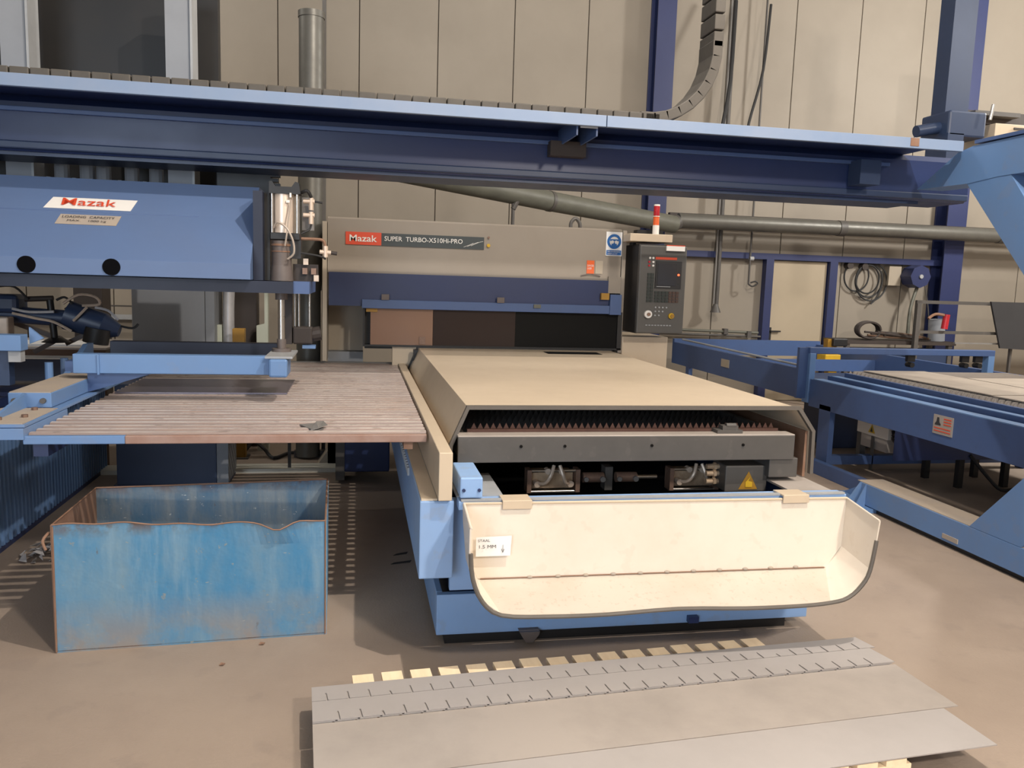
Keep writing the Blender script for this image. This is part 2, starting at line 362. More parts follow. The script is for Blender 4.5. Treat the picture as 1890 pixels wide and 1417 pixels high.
G().cyl((2.2, 9.45, 2.57), (4.1, 10.35, 2.44), 0.115, 24).build('duct_section', 'gduct', ga, smooth=True)
G().cyl((2.18, 9.44, 2.572), (2.22, 9.46, 2.568), 0.121, 24).build('duct_collar', 'dgrey', ga, smooth=True)
G().cyl((1.72, 9.2, 2.50), (1.72, 9.2, 1.2), 0.02).cyl((1.72, 9.2, 2.44), (1.78, 9.2, 2.56), 0.03).build('support_rod', 'dgrey', ga)
G().tube([(4.05, 10.33, 2.44), (4.12, 10.42, 2.45), (4.2, 10.45, 2.49)], 0.10, 18).build('duct_elbow', 'dgrey', ga, smooth=True)
vp = root('drop_pipe', (5.0, 10.75, 1.3), 'tall dark vertical drop pipe with flared foot left of the door', 'pipe')
G().cyl((4.975, 10.78, 1.34), (4.975, 10.78, 5.6), 0.028).build('pipe', 'dgrey', vp, smooth=True)
G().cyl((4.93, 10.78, 1.4), (4.93, 10.78, 5.6), 0.012).build('side_wire', 'grey', vp, smooth=True)
G().cyl((4.965, 10.78, 1.28), (4.965, 10.78, 1.40), 0.075, 16, 0.03).build('flared_foot', 'dgrey', vp, smooth=True)
vh = root('hook_pipe', (5.48, 10.75, 1.65), 'thin dark vertical pipe ending in a small valve hook left of the door', 'pipe')
G().cyl((5.45, 10.8, 1.7), (5.45, 10.8, 5.6), 0.014).build('pipe', 'dgrey', vh, smooth=True)
G().tube([(5.44, 10.8, 1.7), (5.5, 10.78, 1.66), (5.57, 10.77, 1.70), (5.54, 10.77, 1.73), (5.47, 10.78, 1.71)], 0.011).build('valve_hook', 'black', vh)
G().cyl((5.44, 10.8, 2.05), (5.50, 10.8, 2.05), 0.03).build('pipe_clamp', 'lgrey', vh)
lp = root('low_wall_pipe', (5.1, 10.85, 0.95), 'pair of low horizontal grey pipes on the wall between console and door', 'pipe')
G().cyl((3.6, 10.86, 1.035), (5.68, 10.86, 1.0), 0.02).build('upper_pipe', 'gduct', lp, smooth=True)
G().cyl((3.6, 10.86, 0.975), (5.72, 10.86, 0.945), 0.016).build('lower_pipe', 'dgrey', lp, smooth=True)
G().box(5.14, 5.2, 10.82, 10.9, 0.97, 1.05).box(5.5, 5.56, 10.82, 10.9, 0.93, 1.02).build('pipe_clamp', 'dgrey', lp)
G().tube([(4.9, 10.6, 5.4), (4.75, 10.3, 4.3), (4.62, 10.2, 3.6), (4.60, 10.2, 3.2)], 0.025).build('hanging_cable', 'rubber', label='black cable hanging in front of the wall above the overhead beam', cat='cable')
G().tube([(5.4, 10.6, 5.4), (5.25, 10.4, 4.5), (5.05, 10.3, 3.8), (4.98, 10.3, 3.3)], 0.018).build('hanging_cable', 'rubber', label='second thinner black cable hanging right of the drop pipe', cat='cable')
G().tube([(2.62, 8.0, 2.0), (2.60, 8.0, 2.12), (2.66, 8.0, 2.2), (2.72, 8.0, 2.12), (2.72, 8.0, 2.0)], 0.02) .build('tmp_dummy', 'dgrey')
bpy.data.objects.remove(bpy.data.objects['tmp_dummy'])

# ============================================================ LASER CUTTING MACHINE
lm = root('laser_cutting_machine', (1.25, 5.0, 0), 'long beige and blue flatbed laser cutting machine with angular cream hood', 'machine')
# base plinth
part('base_plinth', 'pblue', lm, (0.36, 2.19, 3.49, 3.53, 0.045, 0.235), (0.36, 0.39, 3.53, 6.9, 0.045, 0.235), (2.16, 2.19, 3.53, 6.9, 0.045, 0.235), (0.39, 2.16, 3.53, 3.7, 0.045, 0.06), bev=0.004)
for x0, x1 in ((0.40, 1.2), (1.2, 2.08)):
    part('leveling_pad', 'black', lm, (x0, x1, 3.50, 3.8, 0.0, 0.045))
part('underframe', 'dblue', lm, (0.44, 2.1, 3.72, 6.8, 0.05, 0.42))
# lower body
part('lower_body', 'pblue', lm, (0.405, 2.19, 3.40, 3.44, 0.29, 0.70), bev=0.003)
part('side_body', 'pblue', lm, (0.262, 0.405, 3.30, 6.8, 0.385, 0.722), bev=0.005)
part('right_side_body', 'mblue', lm, (2.15, 2.2, 3.32, 6.8, 0.29, 0.70), bev=0.004)
part('tub_floor', 'black', lm, (0.41, 2.15, 3.44, 6.75, 0.50, 0.53))
part('dusty_ledge', 'beige', lm, (0.268, 0.335, 3.31, 6.78, 0.722, 0.73))
g = G()
for k in range(44): g.box(0.252, 0.262, 4.0 + k * 0.06, 4.03 + k * 0.06, 0.66, 0.70)
g.build('rack_teeth', 'lgrey', lm, kind='stuff')
part('side_rail', 'beige', lm, (0.335, 0.392, 3.27, 6.75, 0.73, 0.935), bev=0.004)
part('front_top_bar', 'pblue', lm, (0.42, 2.20, 3.265, 3.34, 0.69, 0.728), bev=0.004)
part('polished_edge_strip', 'lgrey', lm, (0.43, 2.19, 3.262, 3.285, 0.728, 0.736))
part('left_ledge_plate', 'lgrey', lm, (0.42, 0.62, 3.34, 3.74, 0.722, 0.732))
part('right_ledge_plate', 'sheet2', lm, (1.99, 2.2, 3.34, 3.78, 0.705, 0.715))
sb = part('switch_box', 'pblue', lm, (0.425, 0.52, 3.27, 3.56, 0.74, 0.828), bev=0.006)
for x in (0.44, 0.505): G().cyl((x, 3.262, 0.775), (x, 3.274, 0.775), 0.007).build('screw', 'dblue', sb)
G().prism([(0.735, 0.062), (0.745, 0.045), (0.765, 0.012), (0.80, 0.012), (0.825, 0.045), (0.83, 0.062)], 'Y', 3.44, 3.50).build('lifting_lug', 'bellow', lm)
G().box(1.56, 1.61, 3.46, 3.49, 0.055, 0.085).build('lifting_lug', 'dblue', lm)
# hood : angular tunnel
def hood_pts(o):
    return [(0.42 - o, 0.76), (0.42 - o, 0.895 + o * .3), (0.495 - o * .6, 1.07 + o), (2.13 + o * .6, 1.07 + o), (2.215 + o, 0.955 + o * .3), (2.22 + o, 0.74)]
def hood_shell(g, t, y0, y1):
    A = hood_pts(0); B = hood_pts(-t)
    g.prism(A + [(B[5][0], B[5][1])] + B[4:0:-1] + [(B[0][0], B[0][1])], 'Y', y0, y1)
hd = root_h = None
g = G(); hood_shell(g, 0.009, 3.62, 6.72); hood = g.build('hood', 'beige', lm)
g = G(); A = hood_pts(0.008); B = hood_pts(-0.009)
g.prism(A + [B[5]] + B[4:0:-1] + [B[0]], 'Y', 3.595, 3.62); g.build('hood_edge_trim', 'trim', hood)
g = G(); A = hood_pts(0.012); B = hood_pts(-0.01)
g.prism(A + [B[5]] + B[4:0:-1] + [B[0]], 'Y', 6.66, 6.72); g.build('hood_edge_trim', 'black', hood)
G().poly3([(1.5, 6.30, 1.0725), (1.95, 6.30, 1.0725), (1.95, 6.48, 1.0725), (1.5, 6.48, 1.0725)], 0.002).build('top_slot', 'void', hood)
part('inner_liner', 'rust', hood, (2.19, 2.203, 3.63, 6.6, 0.72, 0.95))
part('interior_panel', 'black', lm, (0.45, 2.18, 6.6, 6.65, 0.5, 1.06))
part('bracket_block', 'dgrey', lm, (1.97, 2.12, 3.56, 3.72, 0.735, 0.83), bev=0.004)
# clamp mechanisms in the open front
def clamp(x0, x1):
    c = G().box(x0 + 0.025, x1 - 0.025, 3.87, 3.97, 0.615, 0.70, bev=0.006).build('clamp_block', 'brass', lm)
    G().cyl((x0, 3.85, 0.607), (x1, 3.85, 0.607), 0.009).cyl((x0, 3.85, 0.712), (x1, 3.85, 0.712), 0.009).build('tie_bar', 'steel', c, smooth=True)
    G().box(x0, x0 + 0.022, 3.83, 3.9, 0.605, 0.72).box(x1 - 0.022, x1, 3.83, 3.9, 0.605, 0.72).build('end_plate', 'bronze', c)
    mx = (x0 + x1) / 2
    G().tube([(x0 + 0.05, 3.84, 0.655), (x0 + 0.08, 3.80, 0.66), (mx - 0.03, 3.78, 0.70), (mx - 0.01, 3.8, 0.75)], 0.009).build('air_hose', 'fit', c, smooth=True)
    G().tube([(x1 - 0.05, 3.84, 0.655), (x1 - 0.08, 3.80, 0.66), (mx + 0.035, 3.78, 0.70), (mx + 0.02, 3.8, 0.75)], 0.009).build('air_hose', 'fit', c, smooth=True)
    G().cyl((x0 + 0.05, 3.82, 0.65), (x0 + 0.05, 3.87, 0.65), 0.016).cyl((x1 - 0.05, 3.82, 0.65), (x1 - 0.05, 3.87, 0.65), 0.016)\
        .cyl((mx - 0.03, 3.83, 0.712), (mx - 0.03, 3.87, 0.712), 0.015).cyl((mx + 0.04, 3.83, 0.71), (mx + 0.04, 3.87, 0.71), 0.015).build('hose_fitting', 'fit', c, smooth=True)
clamp(0.83, 1.10); clamp(1.575, 1.845)
for x0, x1 in ((1.125, 1.235), (1.30, 1.41)):
    c = G().cyl((x0, 3.88, 0.668), (x1, 3.88, 0.668), 0.026, 18).build('small_cylinder', 'bronze', lm, smooth=True)
    G().cyl((x0 + 0.012, 3.84, 0.665), (x0 + 0.012, 3.86, 0.665), 0.012).cyl((x1 - 0.012, 3.84, 0.665), (x1 - 0.012, 3.86, 0.665), 0.014).build('bolt', 'grey', c)
G().cyl((1.41, 3.88, 0.668), (1.52, 3.88, 0.668), 0.012).build('piston_rod', 'steel', lm, smooth=True)
part('centre_bracket', 'dgrey', lm, (1.245, 1.285, 3.88, 3.95, 0.60, 0.72))
jb = part('warning_junction_box', 'dgrey', lm, (1.765, 1.985, 3.60, 3.75, 0.655, 0.785), bev=0.006, label='dark brown junction box with yellow triangle')
G().poly3([(1.835, 3.597, 0.668), (1.935, 3.597, 0.668), (1.885, 3.597, 0.758)], 0.001).build('warning_triangle', 'ochre', jb)
G().poly3([(1.87, 3.594, 0.68), (1.905, 3.594, 0.68), (1.905, 3.594, 0.705), (1.885, 3.594, 0.71), (1.895, 3.594, 0.735), (1.87, 3.594, 0.705)], 0.001).build('flash_symbol', 'yellow', jb)
for z in (0.69, 0.73, 0.765):
    G().cyl((1.70, 3.68, z), (1.765, 3.68, z), 0.013).cyl((1.735, 3.68, z), (1.75, 3.68, z), 0.019, 6).build('cable_gland', 'brass', jb)
# gantry
gc = G().prism([(6.7, 1.66), (6.7, 2.085), (6.73, 2.10), (7.7, 2.10), (7.7, 1.66)], 'X', -0.235, 2.20).build('gantry_cover', 'cover', lm)
part('cover_end_strip', 'tan', gc, (-0.275, -0.24, 6.69, 7.7, 0.95, 2.06))
part('cover_right_cap', 'cover', gc, (2.205, 2.24, 6.69, 7.7, 1.05, 2.09), bev=0.004)
sk = G().prism([(-0.225, 1.40), (-0.225, 1.665), (2.09, 1.665), (2.09, 1.54), (2.20, 1.54), (2.20, 1.44), (2.2, 1.40)], 'Y', 6.67, 6.7).build('blue_skirt', 'dblue', lm)
part('skirt_channel', 'mblue', sk, (0.035, 2.12, 6.64, 6.67, 1.385, 1.455), bev=0.003)
part('skirt_bracket', 'mblue', sk, (2.10, 2.2, 6.63, 6.67, 1.38, 1.55))
part('orange_clip', 'ochre', sk, (2.02, 2.09, 6.63, 6.668, 1.505, 1.56))
for x, c in ((0.19, 'bellow'), (1.13, 'bellow'), (1.44, 'gduct')):
    part('window_clip', c, sk, (x, x + 0.06, 6.625, 6.64, 1.455 if c != 'gduct' else 1.42, 1.50 if c != 'gduct' else 1.45))
part('cover_side_box', 'cover', gc, (2.09, 2.2, 6.675, 6.7, 1.56, 1.70))
G().tube([(1.85, 6.69, 1.70), (1.93, 6.685, 1.715), (2.02, 6.69, 1.70)], 0.004).build('scratch_wire', 'bellow', gc)
vw = part('window_frame', 'black', lm, (0.045, 0.06, 6.68, 6.76, 1.09, 1.40), (2.19, 2.23, 6.68, 6.76, 1.08, 1.40), (0.045, 2.23, 6.68, 6.76, 1.075, 1.09))
part('window_pane', 'amber', vw, (0.105, 0.61, 6.69, 6.70, 1.09, 1.395), label='amber tinted pane')
part('window_pane', 'smoke', vw, (0.612, 1.30, 6.69, 6.70, 1.09, 1.395), label='smoky brown pane')
part('window_pane', 'void', vw, (1.302, 2.19, 6.695, 6.705, 1.09, 1.395), label='black pane')
part('pane_latch', 'bronze', vw, (0.50, 0.55, 6.68, 6.69, 1.10, 1.16))
part('yellow_tag', 'ochre', vw, (0.07, 0.16, 6.675, 6.685, 1.355, 1.39))
part('upper_interior', 'black', lm, (0.06, 2.2, 6.78, 7.6, 1.05, 1.6))
part('front_shoulder', 'beige', lm, (0.285, 0.52, 6.72, 6.80, 0.73, 1.088))
part('right_pedestal', 'beige', lm, (2.245, 2.66, 6.70, 7.3, 0.6, 1.195), bev=0.006)
part('pedestal_foot', 'dblue', lm, (2.245, 2.66, 6.72, 7.3, 0.0, 0.6))
part('rear_cabinet', 'cab', lm, (-0.24, 0.05, 7.0, 7.6, 0.0, 1.0), (-0.24, 0.20, 7.0, 7.6, 0.0, 0.62))
part('rear_cabinet', 'tan', lm, (-0.24, 0.05, 7.15, 7.6, 1.0, 1.41))
part('side_gearbox', 'dblue', lm, (-0.09, 0.26, 6.4, 6.85, 0.1, 0.42), bev=0.01)
part('gearbox_bracket', 'dgrey', lm, (-0.16, -0.09, 6.42, 6.7, 0.03, 0.38))
# nameplate
npl = part('nameplate', 'slate', gc, (0.185, 1.018, 6.693, 6.70, 1.885, 1.985))
part('red_nameplate', 'red', gc, (-0.096, 0.185, 6.692, 6.70, 1.887, 1.987))
text('Mazak', 'white', gc, (-0.065, 6.690, 1.912), (1, 0, 0), (0, 0, 1), 0.052, 0.215, bold=0.012)
text('SUPER  TURBO-X510Hi-PRO', 'white', gc, (0.21, 6.690, 1.925), (1, 0, 0), (0, 0, 1), 0.037, 0.63, bold=0.006)
g = G()
for k in range(3): g.tube([(0.85 + k * 0.03, 6.69, 1.90 + k * 0.006), (0.90 + k * 0.035, 6.69, 1.92 + k * 0.01), (0.93 + k * 0.04, 6.69, 1.935 + k * 0.008)], 0.0018, 4)
g.build('script_flourish', 'white', gc)
for z in (1.92, 1.985): G().cyl((1.055, 6.685, z), (1.055, 6.70, z), 0.014 if z < 1.95 else 0.009).build('cover_screw', 'yellow' if z < 1.95 else 'bronze', gc)
ss = part('safety_sign', 'paper', gc, (2.06, 2.20, 6.693, 6.70, 1.875, 2.075), label='white sign with blue mandatory eye protection roundel')
G().cyl((2.13, 6.692, 1.995), (2.13, 6.694, 1.995), 0.062, 32).build('blue_roundel', 'signblue', ss)
G().cyl((2.13, 6.690, 1.995), (2.13, 6.6915, 1.995), 0.040, 28).build('head_symbol', 'white', ss)
G().box(2.093, 2.167, 6.6885, 6.690, 1.998, 2.014).cyl((2.13, 6.6885, 1.972), (2.13, 6.69, 1.972), 0.024, 20).build('face_symbol', 'signblue', ss)
G().cyl((2.113, 6.687, 1.99), (2.113, 6.689, 1.99), 0.014, 16).cyl((2.147, 6.687, 1.99), (2.147, 6.689, 1.99), 0.014, 16).build('goggles_symbol', 'white', ss)
part('blue_caption', 'signblue', ss, (2.065, 2.195, 6.691, 6.693, 1.882, 1.922))
text('VEILIGHEIDSBRIL', 'white', ss, (2.072, 6.690, 1.905), (1, 0, 0), (0, 0, 1), 0.010, 0.115)
text('VERPLICHT', 'white', ss, (2.072, 6.690, 1.887), (1, 0, 0), (0, 0, 1), 0.010, 0.09)
part('orange_sticker', 'orange', gc, (1.90, 1.965, 6.694, 6.70, 1.72, 1.83))
part('print_sticker', 'tan', gc, (1.975, 2.04, 6.694, 6.70, 1.72, 1.83))
text('DANGER\nLASER', 'white', gc, (1.905, 6.692, 1.755), (1, 0, 0), (0, 0, 1), 0.04, 0.055)
# console arm
part('console_arm', 'beige', lm, (2.205, 2.575, 6.50, 6.9, 1.995, 2.06), bev=0.006)

# ------------------------------------------------------------ shuttle pallet inside the hood
pl = root('cutting_pallet', (1.27, 4.9, 0.8), 'dark grey cutting pallet with rusty saw tooth slats under the cream hood', 'pallet')
fb = part('front_bar', 'dgrey', pl, (0.447, 2.09, 3.55, 3.575, 0.825, 0.945), bev=0.003)
part('bar_top_flange', 'sheet2', pl, (0.447, 2.09, 3.552, 3.64, 0.937, 0.949), bev=0.002)
for x in (0.735, 0.94, 1.36, 1.82): G().cyl((x, 3.545, 0.90), (x, 3.551, 0.90), 0.007, 10).build('bolt_hole', 'void', pl)
part('side_bar', 'dgrey', pl, (0.455, 0.49, 3.64, 6.5, 0.84, 0.94)); part('side_bar', 'dgrey', pl, (2.05, 2.085, 3.64, 6.5, 0.84, 0.94))
tooth = None
for k in range(14):
    y = 3.68 + k * 0.2
    if tooth is None:
        pts = [(0.52, 0.90)]
        n = 50
        for i in range(n): pts += [(0.52 + i * 0.0305, 0.955), (0.52 + (i + 0.5) * 0.0305, 0.985)]
        pts += [(0.52 + n * 0.0305, 0.955), (2.045, 0.90)]
        tooth = G().prism(pts, 'Y', y, y + 0.004).build('slat', 'teeth', pl)
        tooth_shaded = tooth.data.copy(); tooth_shaded.materials.clear(); tooth_shaded.materials.append(M['black'])  # rear slats coloured black to stand in for shade inside the hood
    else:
        o = tooth.copy(); COL.objects.link(o); o.parent = pl; o.location = (0, k * 0.2, -0.035); o.data = tooth_shaded
part('red_backing_bar', 'teeth', pl, (0.50, 2.05, 3.645, 3.66, 0.93, 0.962))
G().box(1.70, 1.83, 3.58, 3.66, 0.95, 0.965).box(1.73, 1.81, 3.59, 3.64, 0.965, 0.985).cyl((1.75, 3.6, 0.985), (1.8, 3.6, 0.985), 0.012).build('pallet_latch', 'dgrey', pl)

# ------------------------------------------------------------ front scrap tray
ty = root('scrap_tray', (1.31, 3.1, 0.35), 'open cream metal scrap tray hooked on the front of the laser machine', 'tray')
def tp(o=0.0):
    return [(0.432 + o, 0.70), (0.436 + o, 0.50 + o * .3), (0.475 + o, 0.425 + o), (0.56 + o * .3, 0.365 + o), (1.95, 0.358 + o), (2.07 - o * .4, 0.385 + o), (2.155 - o, 0.47 + o), (2.19 - o, 0.70)]
back = [(0.44, 3.252, 0.722), (2.19, 3.252, 0.712), (2.165, 3.225, 0.50), (2.09, 3.215, 0.405), (0.50, 3.215, 0.412), (0.455, 3.225, 0.50)]
G().poly3(back, 0.006).build('tray_back', 'cream', ty)
fr = [(0.437, 3.0, 0.69), (0.437, 3.0, 0.60), (0.447, 3.0, 0.50), (0.487, 3.0, 0.405), (0.565, 3.0, 0.345), (0.75, 3.0, 0.331), (1.0, 3.0, 0.328), (1.3, 3.0, 0.338), (1.6, 3.0, 0.326), (1.85, 3.0, 0.325), (1.99, 3.0, 0.333), (2.07, 3.0, 0.352), (2.13, 3.0, 0.405), (2.162, 3.0, 0.47), (2.18, 3.0, 0.60), (2.188, 3.0, 0.68)]
# side walls, bevel panels, floor
def strip(fpts, bpts, name, m='cream', th=0.006):
    g = G(); n = len(fpts)
    F = [g.b.verts.new(p) for p in fpts]; Bk = [g.b.verts.new(bpts[min(i, len(bpts) - 1)]) for i in range(n)]
    for i in range(n - 1):
        if (Bk[i].co - Bk[i + 1].co).length < 1e-5: g.b.faces.new((F[i], F[i + 1], Bk[i]))
        else: g.b.faces.new((F[i], F[i + 1], Bk[i + 1], Bk[i]))
    bmesh.ops.remove_doubles(g.b, verts=g.b.verts, dist=1e-5)
    r = bmesh.ops.solidify(g.b, geom=list(g.b.faces), thickness=th)
    return g.build(name, m, ty, smooth=True)
strip(fr[0:4], [(0.44, 3.25, 0.722), (0.442, 3.24, 0.65), (0.455, 3.225, 0.50), (0.455, 3.225, 0.50)], 'tray_side')
strip(fr[3:5], [(0.455, 3.225, 0.50), (0.50, 3.215, 0.412)], 'tray_corner_panel')
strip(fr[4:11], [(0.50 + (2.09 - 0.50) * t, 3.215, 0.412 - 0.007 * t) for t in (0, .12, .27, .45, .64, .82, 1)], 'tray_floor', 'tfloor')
strip(fr[10:14], [(2.09, 3.215, 0.405), (2.12, 3.218, 0.44), (2.145, 3.222, 0.47), (2.165, 3.225, 0.50)], 'tray_corner_panel')
strip(fr[13:16], [(2.165, 3.225, 0.50), (2.175, 3.235, 0.6), (2.19, 3.252, 0.712)], 'tray_side')
G().tube([(p[0], 2.997, p[2] - 0.004) for p in fr[1:-1]], 0.009, 8, 3).build('rubber_rim', 'trim', ty, smooth=True)
for a, b in (((0.437, 3.0, 0.692), (0.44, 3.25, 0.725)), ((2.188, 3.0, 0.682), (2.19, 3.25, 0.715))):
    G().tube([a, b], 0.005).build('rolled_edge', 'cream', ty)
G().tube([(0.44, 3.247, 0.724), (2.19, 3.247, 0.714)], 0.006).build('rolled_edge', 'beige', ty)
for x in (0.60, 1.87):
    part('hook', 'beige', ty, (x, x + 0.125, 3.238, 3.33, 0.729, 0.737), (x, x + 0.125, 3.232, 3.240, 0.700, 0.737), bev=0.002)
for k in range(11):
    x = 0.72 + k * 0.122
    G().sph((x, 3.208, 0.413), 0.009, (1.4, 1, 0.7)).build('weld_spot', 'dust', ty)
G().tube([(0.51, 3.206, 0.414), (2.08, 3.206, 0.407)], 0.0025, 5).build('weld_seam', 'rust', ty)
nt = G().poly3([(0.488, 3.205, 0.592), (0.487, 3.2, 0.512), (0.632, 3.2, 0.512), (0.637, 3.205, 0.596)][::-1], 0.001).build('paper_note', 'paper', label='small white handwritten note stuck inside the cream scrap tray', cat='note')
text('STAAL', 'ink', nt, (0.495, 3.199, 0.574), (1, 0, 0), (0, 0.06, 1), 0.011, 0.05)
text('1.5 MM', 'ink', nt, (0.500, 3.197, 0.547), (1, 0, 0), (0, 0.06, 1), 0.014, 0.07)
text('↓', 'ink', nt, (0.593, 3.196, 0.526), (1, 0, 0), (0, 0.06, 1), 0.035, 0.012)

# ------------------------------------------------------------ control console
cc = root('control_console', (2.48, 6.6, 1.2), 'dark grey machine control console with screen and buttons beneath the beige arm', 'control panel')
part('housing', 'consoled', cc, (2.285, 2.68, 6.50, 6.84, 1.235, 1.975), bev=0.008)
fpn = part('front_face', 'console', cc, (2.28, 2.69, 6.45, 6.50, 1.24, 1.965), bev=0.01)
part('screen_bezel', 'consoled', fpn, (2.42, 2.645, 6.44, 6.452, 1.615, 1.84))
part('screen', 'screen', fpn, (2.435, 2.60, 6.435, 6.442, 1.64, 1.82))
part('screen_frame_strip', 'lgrey', fpn, (2.43, 2.55, 6.432, 6.44, 1.628, 1.633))
G().cyl((2.618, 6.43, 1.73), (2.618, 6.442, 1.73), 0.008).build('red_indicator', 'led', fpn)
part('red_label_strip', 'red', fpn, (2.415, 2.60, 6.445, 6.452, 1.852, 1.872))
for x, z, m_ in ((2.365, 1.862, 'white'), (2.393, 1.862, 'white'), (2.395, 1.83, 'white'), (2.395, 1.80, 'white'), (2.36, 1.83, 'dred'), (2.36, 1.80, 'dred')):
    G().cyl((x, 6.44, z), (x, 6.452, z), 0.009, 10).build('lamp_button', m_, fpn)
for i in range(9):
    for j in range(2):
        G().box(2.352 + j * 0.03, 2.376 + j * 0.03, 6.442, 6.452, 1.50 + i * 0.027, 1.522 + i * 0.027).build('key', 'keys', fpn)
for i in range(4):
    for j in range(7):
        G().box(2.42 + j * 0.031, 2.445 + j * 0.031, 6.442, 6.452, 1.50 + i * 0.024, 1.519 + i * 0.024).build('key', 'bkeys' if j > 3 else 'keys', fpn)
for r_, n_, z in ((0, 4, 1.458), (1, 3, 1.425), (2, 2, 1.392)):
    for j in range(n_): G().cyl((2.435 + j * 0.032, 6.442, z), (2.435 + j * 0.032, 6.452, z), 0.007, 8).build('small_button', 'lgrey', fpn)
kb = G().cyl((2.37, 6.425, 1.40), (2.37, 6.452, 1.40), 0.032, 24).build('rotary_dial', 'white', fpn, smooth=True)
G().cyl((2.37, 6.41, 1.40), (2.37, 6.426, 1.40), 0.014, 16).build('dial_knob', 'bronze', kb) if False else G().cyl((2.37, 6.41, 1.40), (2.37, 6.426, 1.40), 0.014, 16).build('dial_knob', 'bronze', fpn)
G().cyl((2.575, 6.43, 1.39), (2.575, 6.452, 1.39), 0.024, 20).build('emergency_ring', 'yellow', fpn, smooth=True)
G().cyl((2.580, 6.42, 1.388), (2.580, 6.432, 1.388), 0.016, 20).build('emergency_button', 'ochre', fpn, smooth=True)
for j in range(9): G().box(2.355 + j * 0.026, 2.372 + j * 0.026, 6.444, 6.452, 1.305, 1.313).build('caption_strip', 'lgrey', fpn)
part('warning_strip', 'white', fpn, (2.50, 2.66, 6.43, 6.445, 1.925, 1.965)); part('warning_strip', 'red', fpn, (2.50, 2.66, 6.429, 6.445, 1.965, 1.972))
G().tube([(2.30, 6.7, 1.97), (2.30, 6.7, 2.0)], 0.03).build('hanger_neck', 'consoled', cc)
st = root('signal_lamp', (2.515, 6.75, 2.06), 'slim signal lamp stack of cream, orange and red on the beige arm', 'lamp')
G().cyl((2.515, 6.75, 2.06), (2.515, 6.75, 2.15), 0.028, 20).build('base', 'white', st, smooth=True)
G().cyl((2.515, 6.75, 2.15), (2.515, 6.75, 2.222), 0.026, 20).build('orange_lens', 'orange', st, smooth=True)
G().cyl((2.515, 6.75, 2.222), (2.515, 6.75, 2.228), 0.029, 20).build('spacer_ring', 'white', st, smooth=True)
G().cyl((2.515, 6.75, 2.228), (2.515, 6.75, 2.312), 0.026, 20).build('red_lens', 'dred', st, smooth=True)
G().cyl((2.515, 6.75, 2.312), (2.515, 6.75, 2.325), 0.026, 20).build('cap', 'white', st, smooth=True)
G().box(2.42, 2.66, 6.95, 7.05, 2.06, 2.12).cyl((2.6, 7, 2.12), (2.6, 7, 2.16), 0.04).build('cable_socket', 'black', label='black cable socket behind the signal lamp on the beige arm', cat='socket')
G().tube([(1.88, 7.2, 2.10), (1.88, 7.2, 2.17), (1.92, 7.2, 2.21), (1.96, 7.2, 2.17), (1.965, 7.2, 2.10)], 0.017, 8).build('lifting_eye', 'dgrey', label='small dark hoop on top of the beige gantry cover', cat='lifting eye')

# ============================================================ OVERHEAD GANTRY BEAM
gb = root('overhead_beam', (1.0, 5.3, 2.28), 'long dark blue overhead gantry beam with light blue shelf edge', 'beam')
g = G().prism([(5.2, 2.32), (5.2, 2.56), (5.24, 2.60), (5.6, 2.60), (5.6, 2.29), (5.23, 2.29)], 'X', -6.0, 4.25)
g.build('box_beam', 'dblue', gb)
part('upper_ledge', 'mblue', gb, (-6.0, 3.6, 5.17, 5.2, 2.505, 2.53), bev=0.003)
part('lower_lip', 'navy', gb, (-6.0, 4.25, 5.19, 5.22, 2.30, 2.345), bev=0.008)
part('shelf_plate', 'dblue', gb, (-6.0, 3.74, 4.73, 5.4, 2.60, 2.612))
part('shelf_edge', 'sblue', gb, (-6.0, 1.415, 4.70, 4.73, 2.548, 2.612), bev=0.002)
part('shelf_edge', 'sblue', gb, (1.42, 3.78, 4.70, 4.73, 2.548, 2.612), bev=0.002)
br = G().box(1.25, 1.26, 4.75, 5.2, 2.50, 2.60).box(1.37, 1.38, 4.75, 5.2, 2.50, 2.60).build('shelf_bracket', 'mblue', gb)
G().box(1.18, 1.41, 5.10, 5.19, 2.43, 2.52).build('bracket_block', 'dbrown', gb)
G().box(3.30, 3.45, 5.05, 5.19, 2.36, 2.52).build('stop_block', 'navy', gb)
G().box(1.27, 1.375, 4.735, 4.74, 2.54, 2.555).build('bracket_lip', 'lgrey', gb)
g = G().box(-6, 3.9, 5.25, 5.6, 2.27, 2.29); g.build('bottom_plate', 'navy', gb)
part('rust_patch', 'rust', gb, (3.40, 3.46, 4.697, 4.70, 2.56, 2.61))
ch = root('cable_chain', (-1.0, 4.95, 2.62), 'brown grey cable carrier chain lying on top of the overhead beam', 'cable chain')
link = None
k = 0; x = -5.5
while x < 1.72:
    if link is None:
        link = G().box(x, x + 0.095, 4.84, 5.06, 2.614, 2.675, bev=0.006).build('chain_link', 'chain', ch)
        x0 = x
    else:
        o = link.copy(); COL.objects.link(o); o.parent = ch; o.location = (x - x0, 0, 0)
    x += 0.1
for k in range(9):
    a = k / 8 * math.pi * 0.5
    cx, cz = 1.72 + 0.42 * math.sin(a), 3.08 - 0.43 * math.cos(a)
    G().box(cx - 0.05, cx + 0.05, 4.84, 5.06, cz - 0.032, cz + 0.032, bev=0.006, rot=Matrix.Rotation(-a, 3, 'Y')).build('chain_link', 'chain', ch)
for k in range(8):
    G().box(2.11, 2.175, 4.84, 5.06, 3.09 + k * 0.1, 3.18 + k * 0.1, bev=0.006).build('chain_link', 'chain', ch)

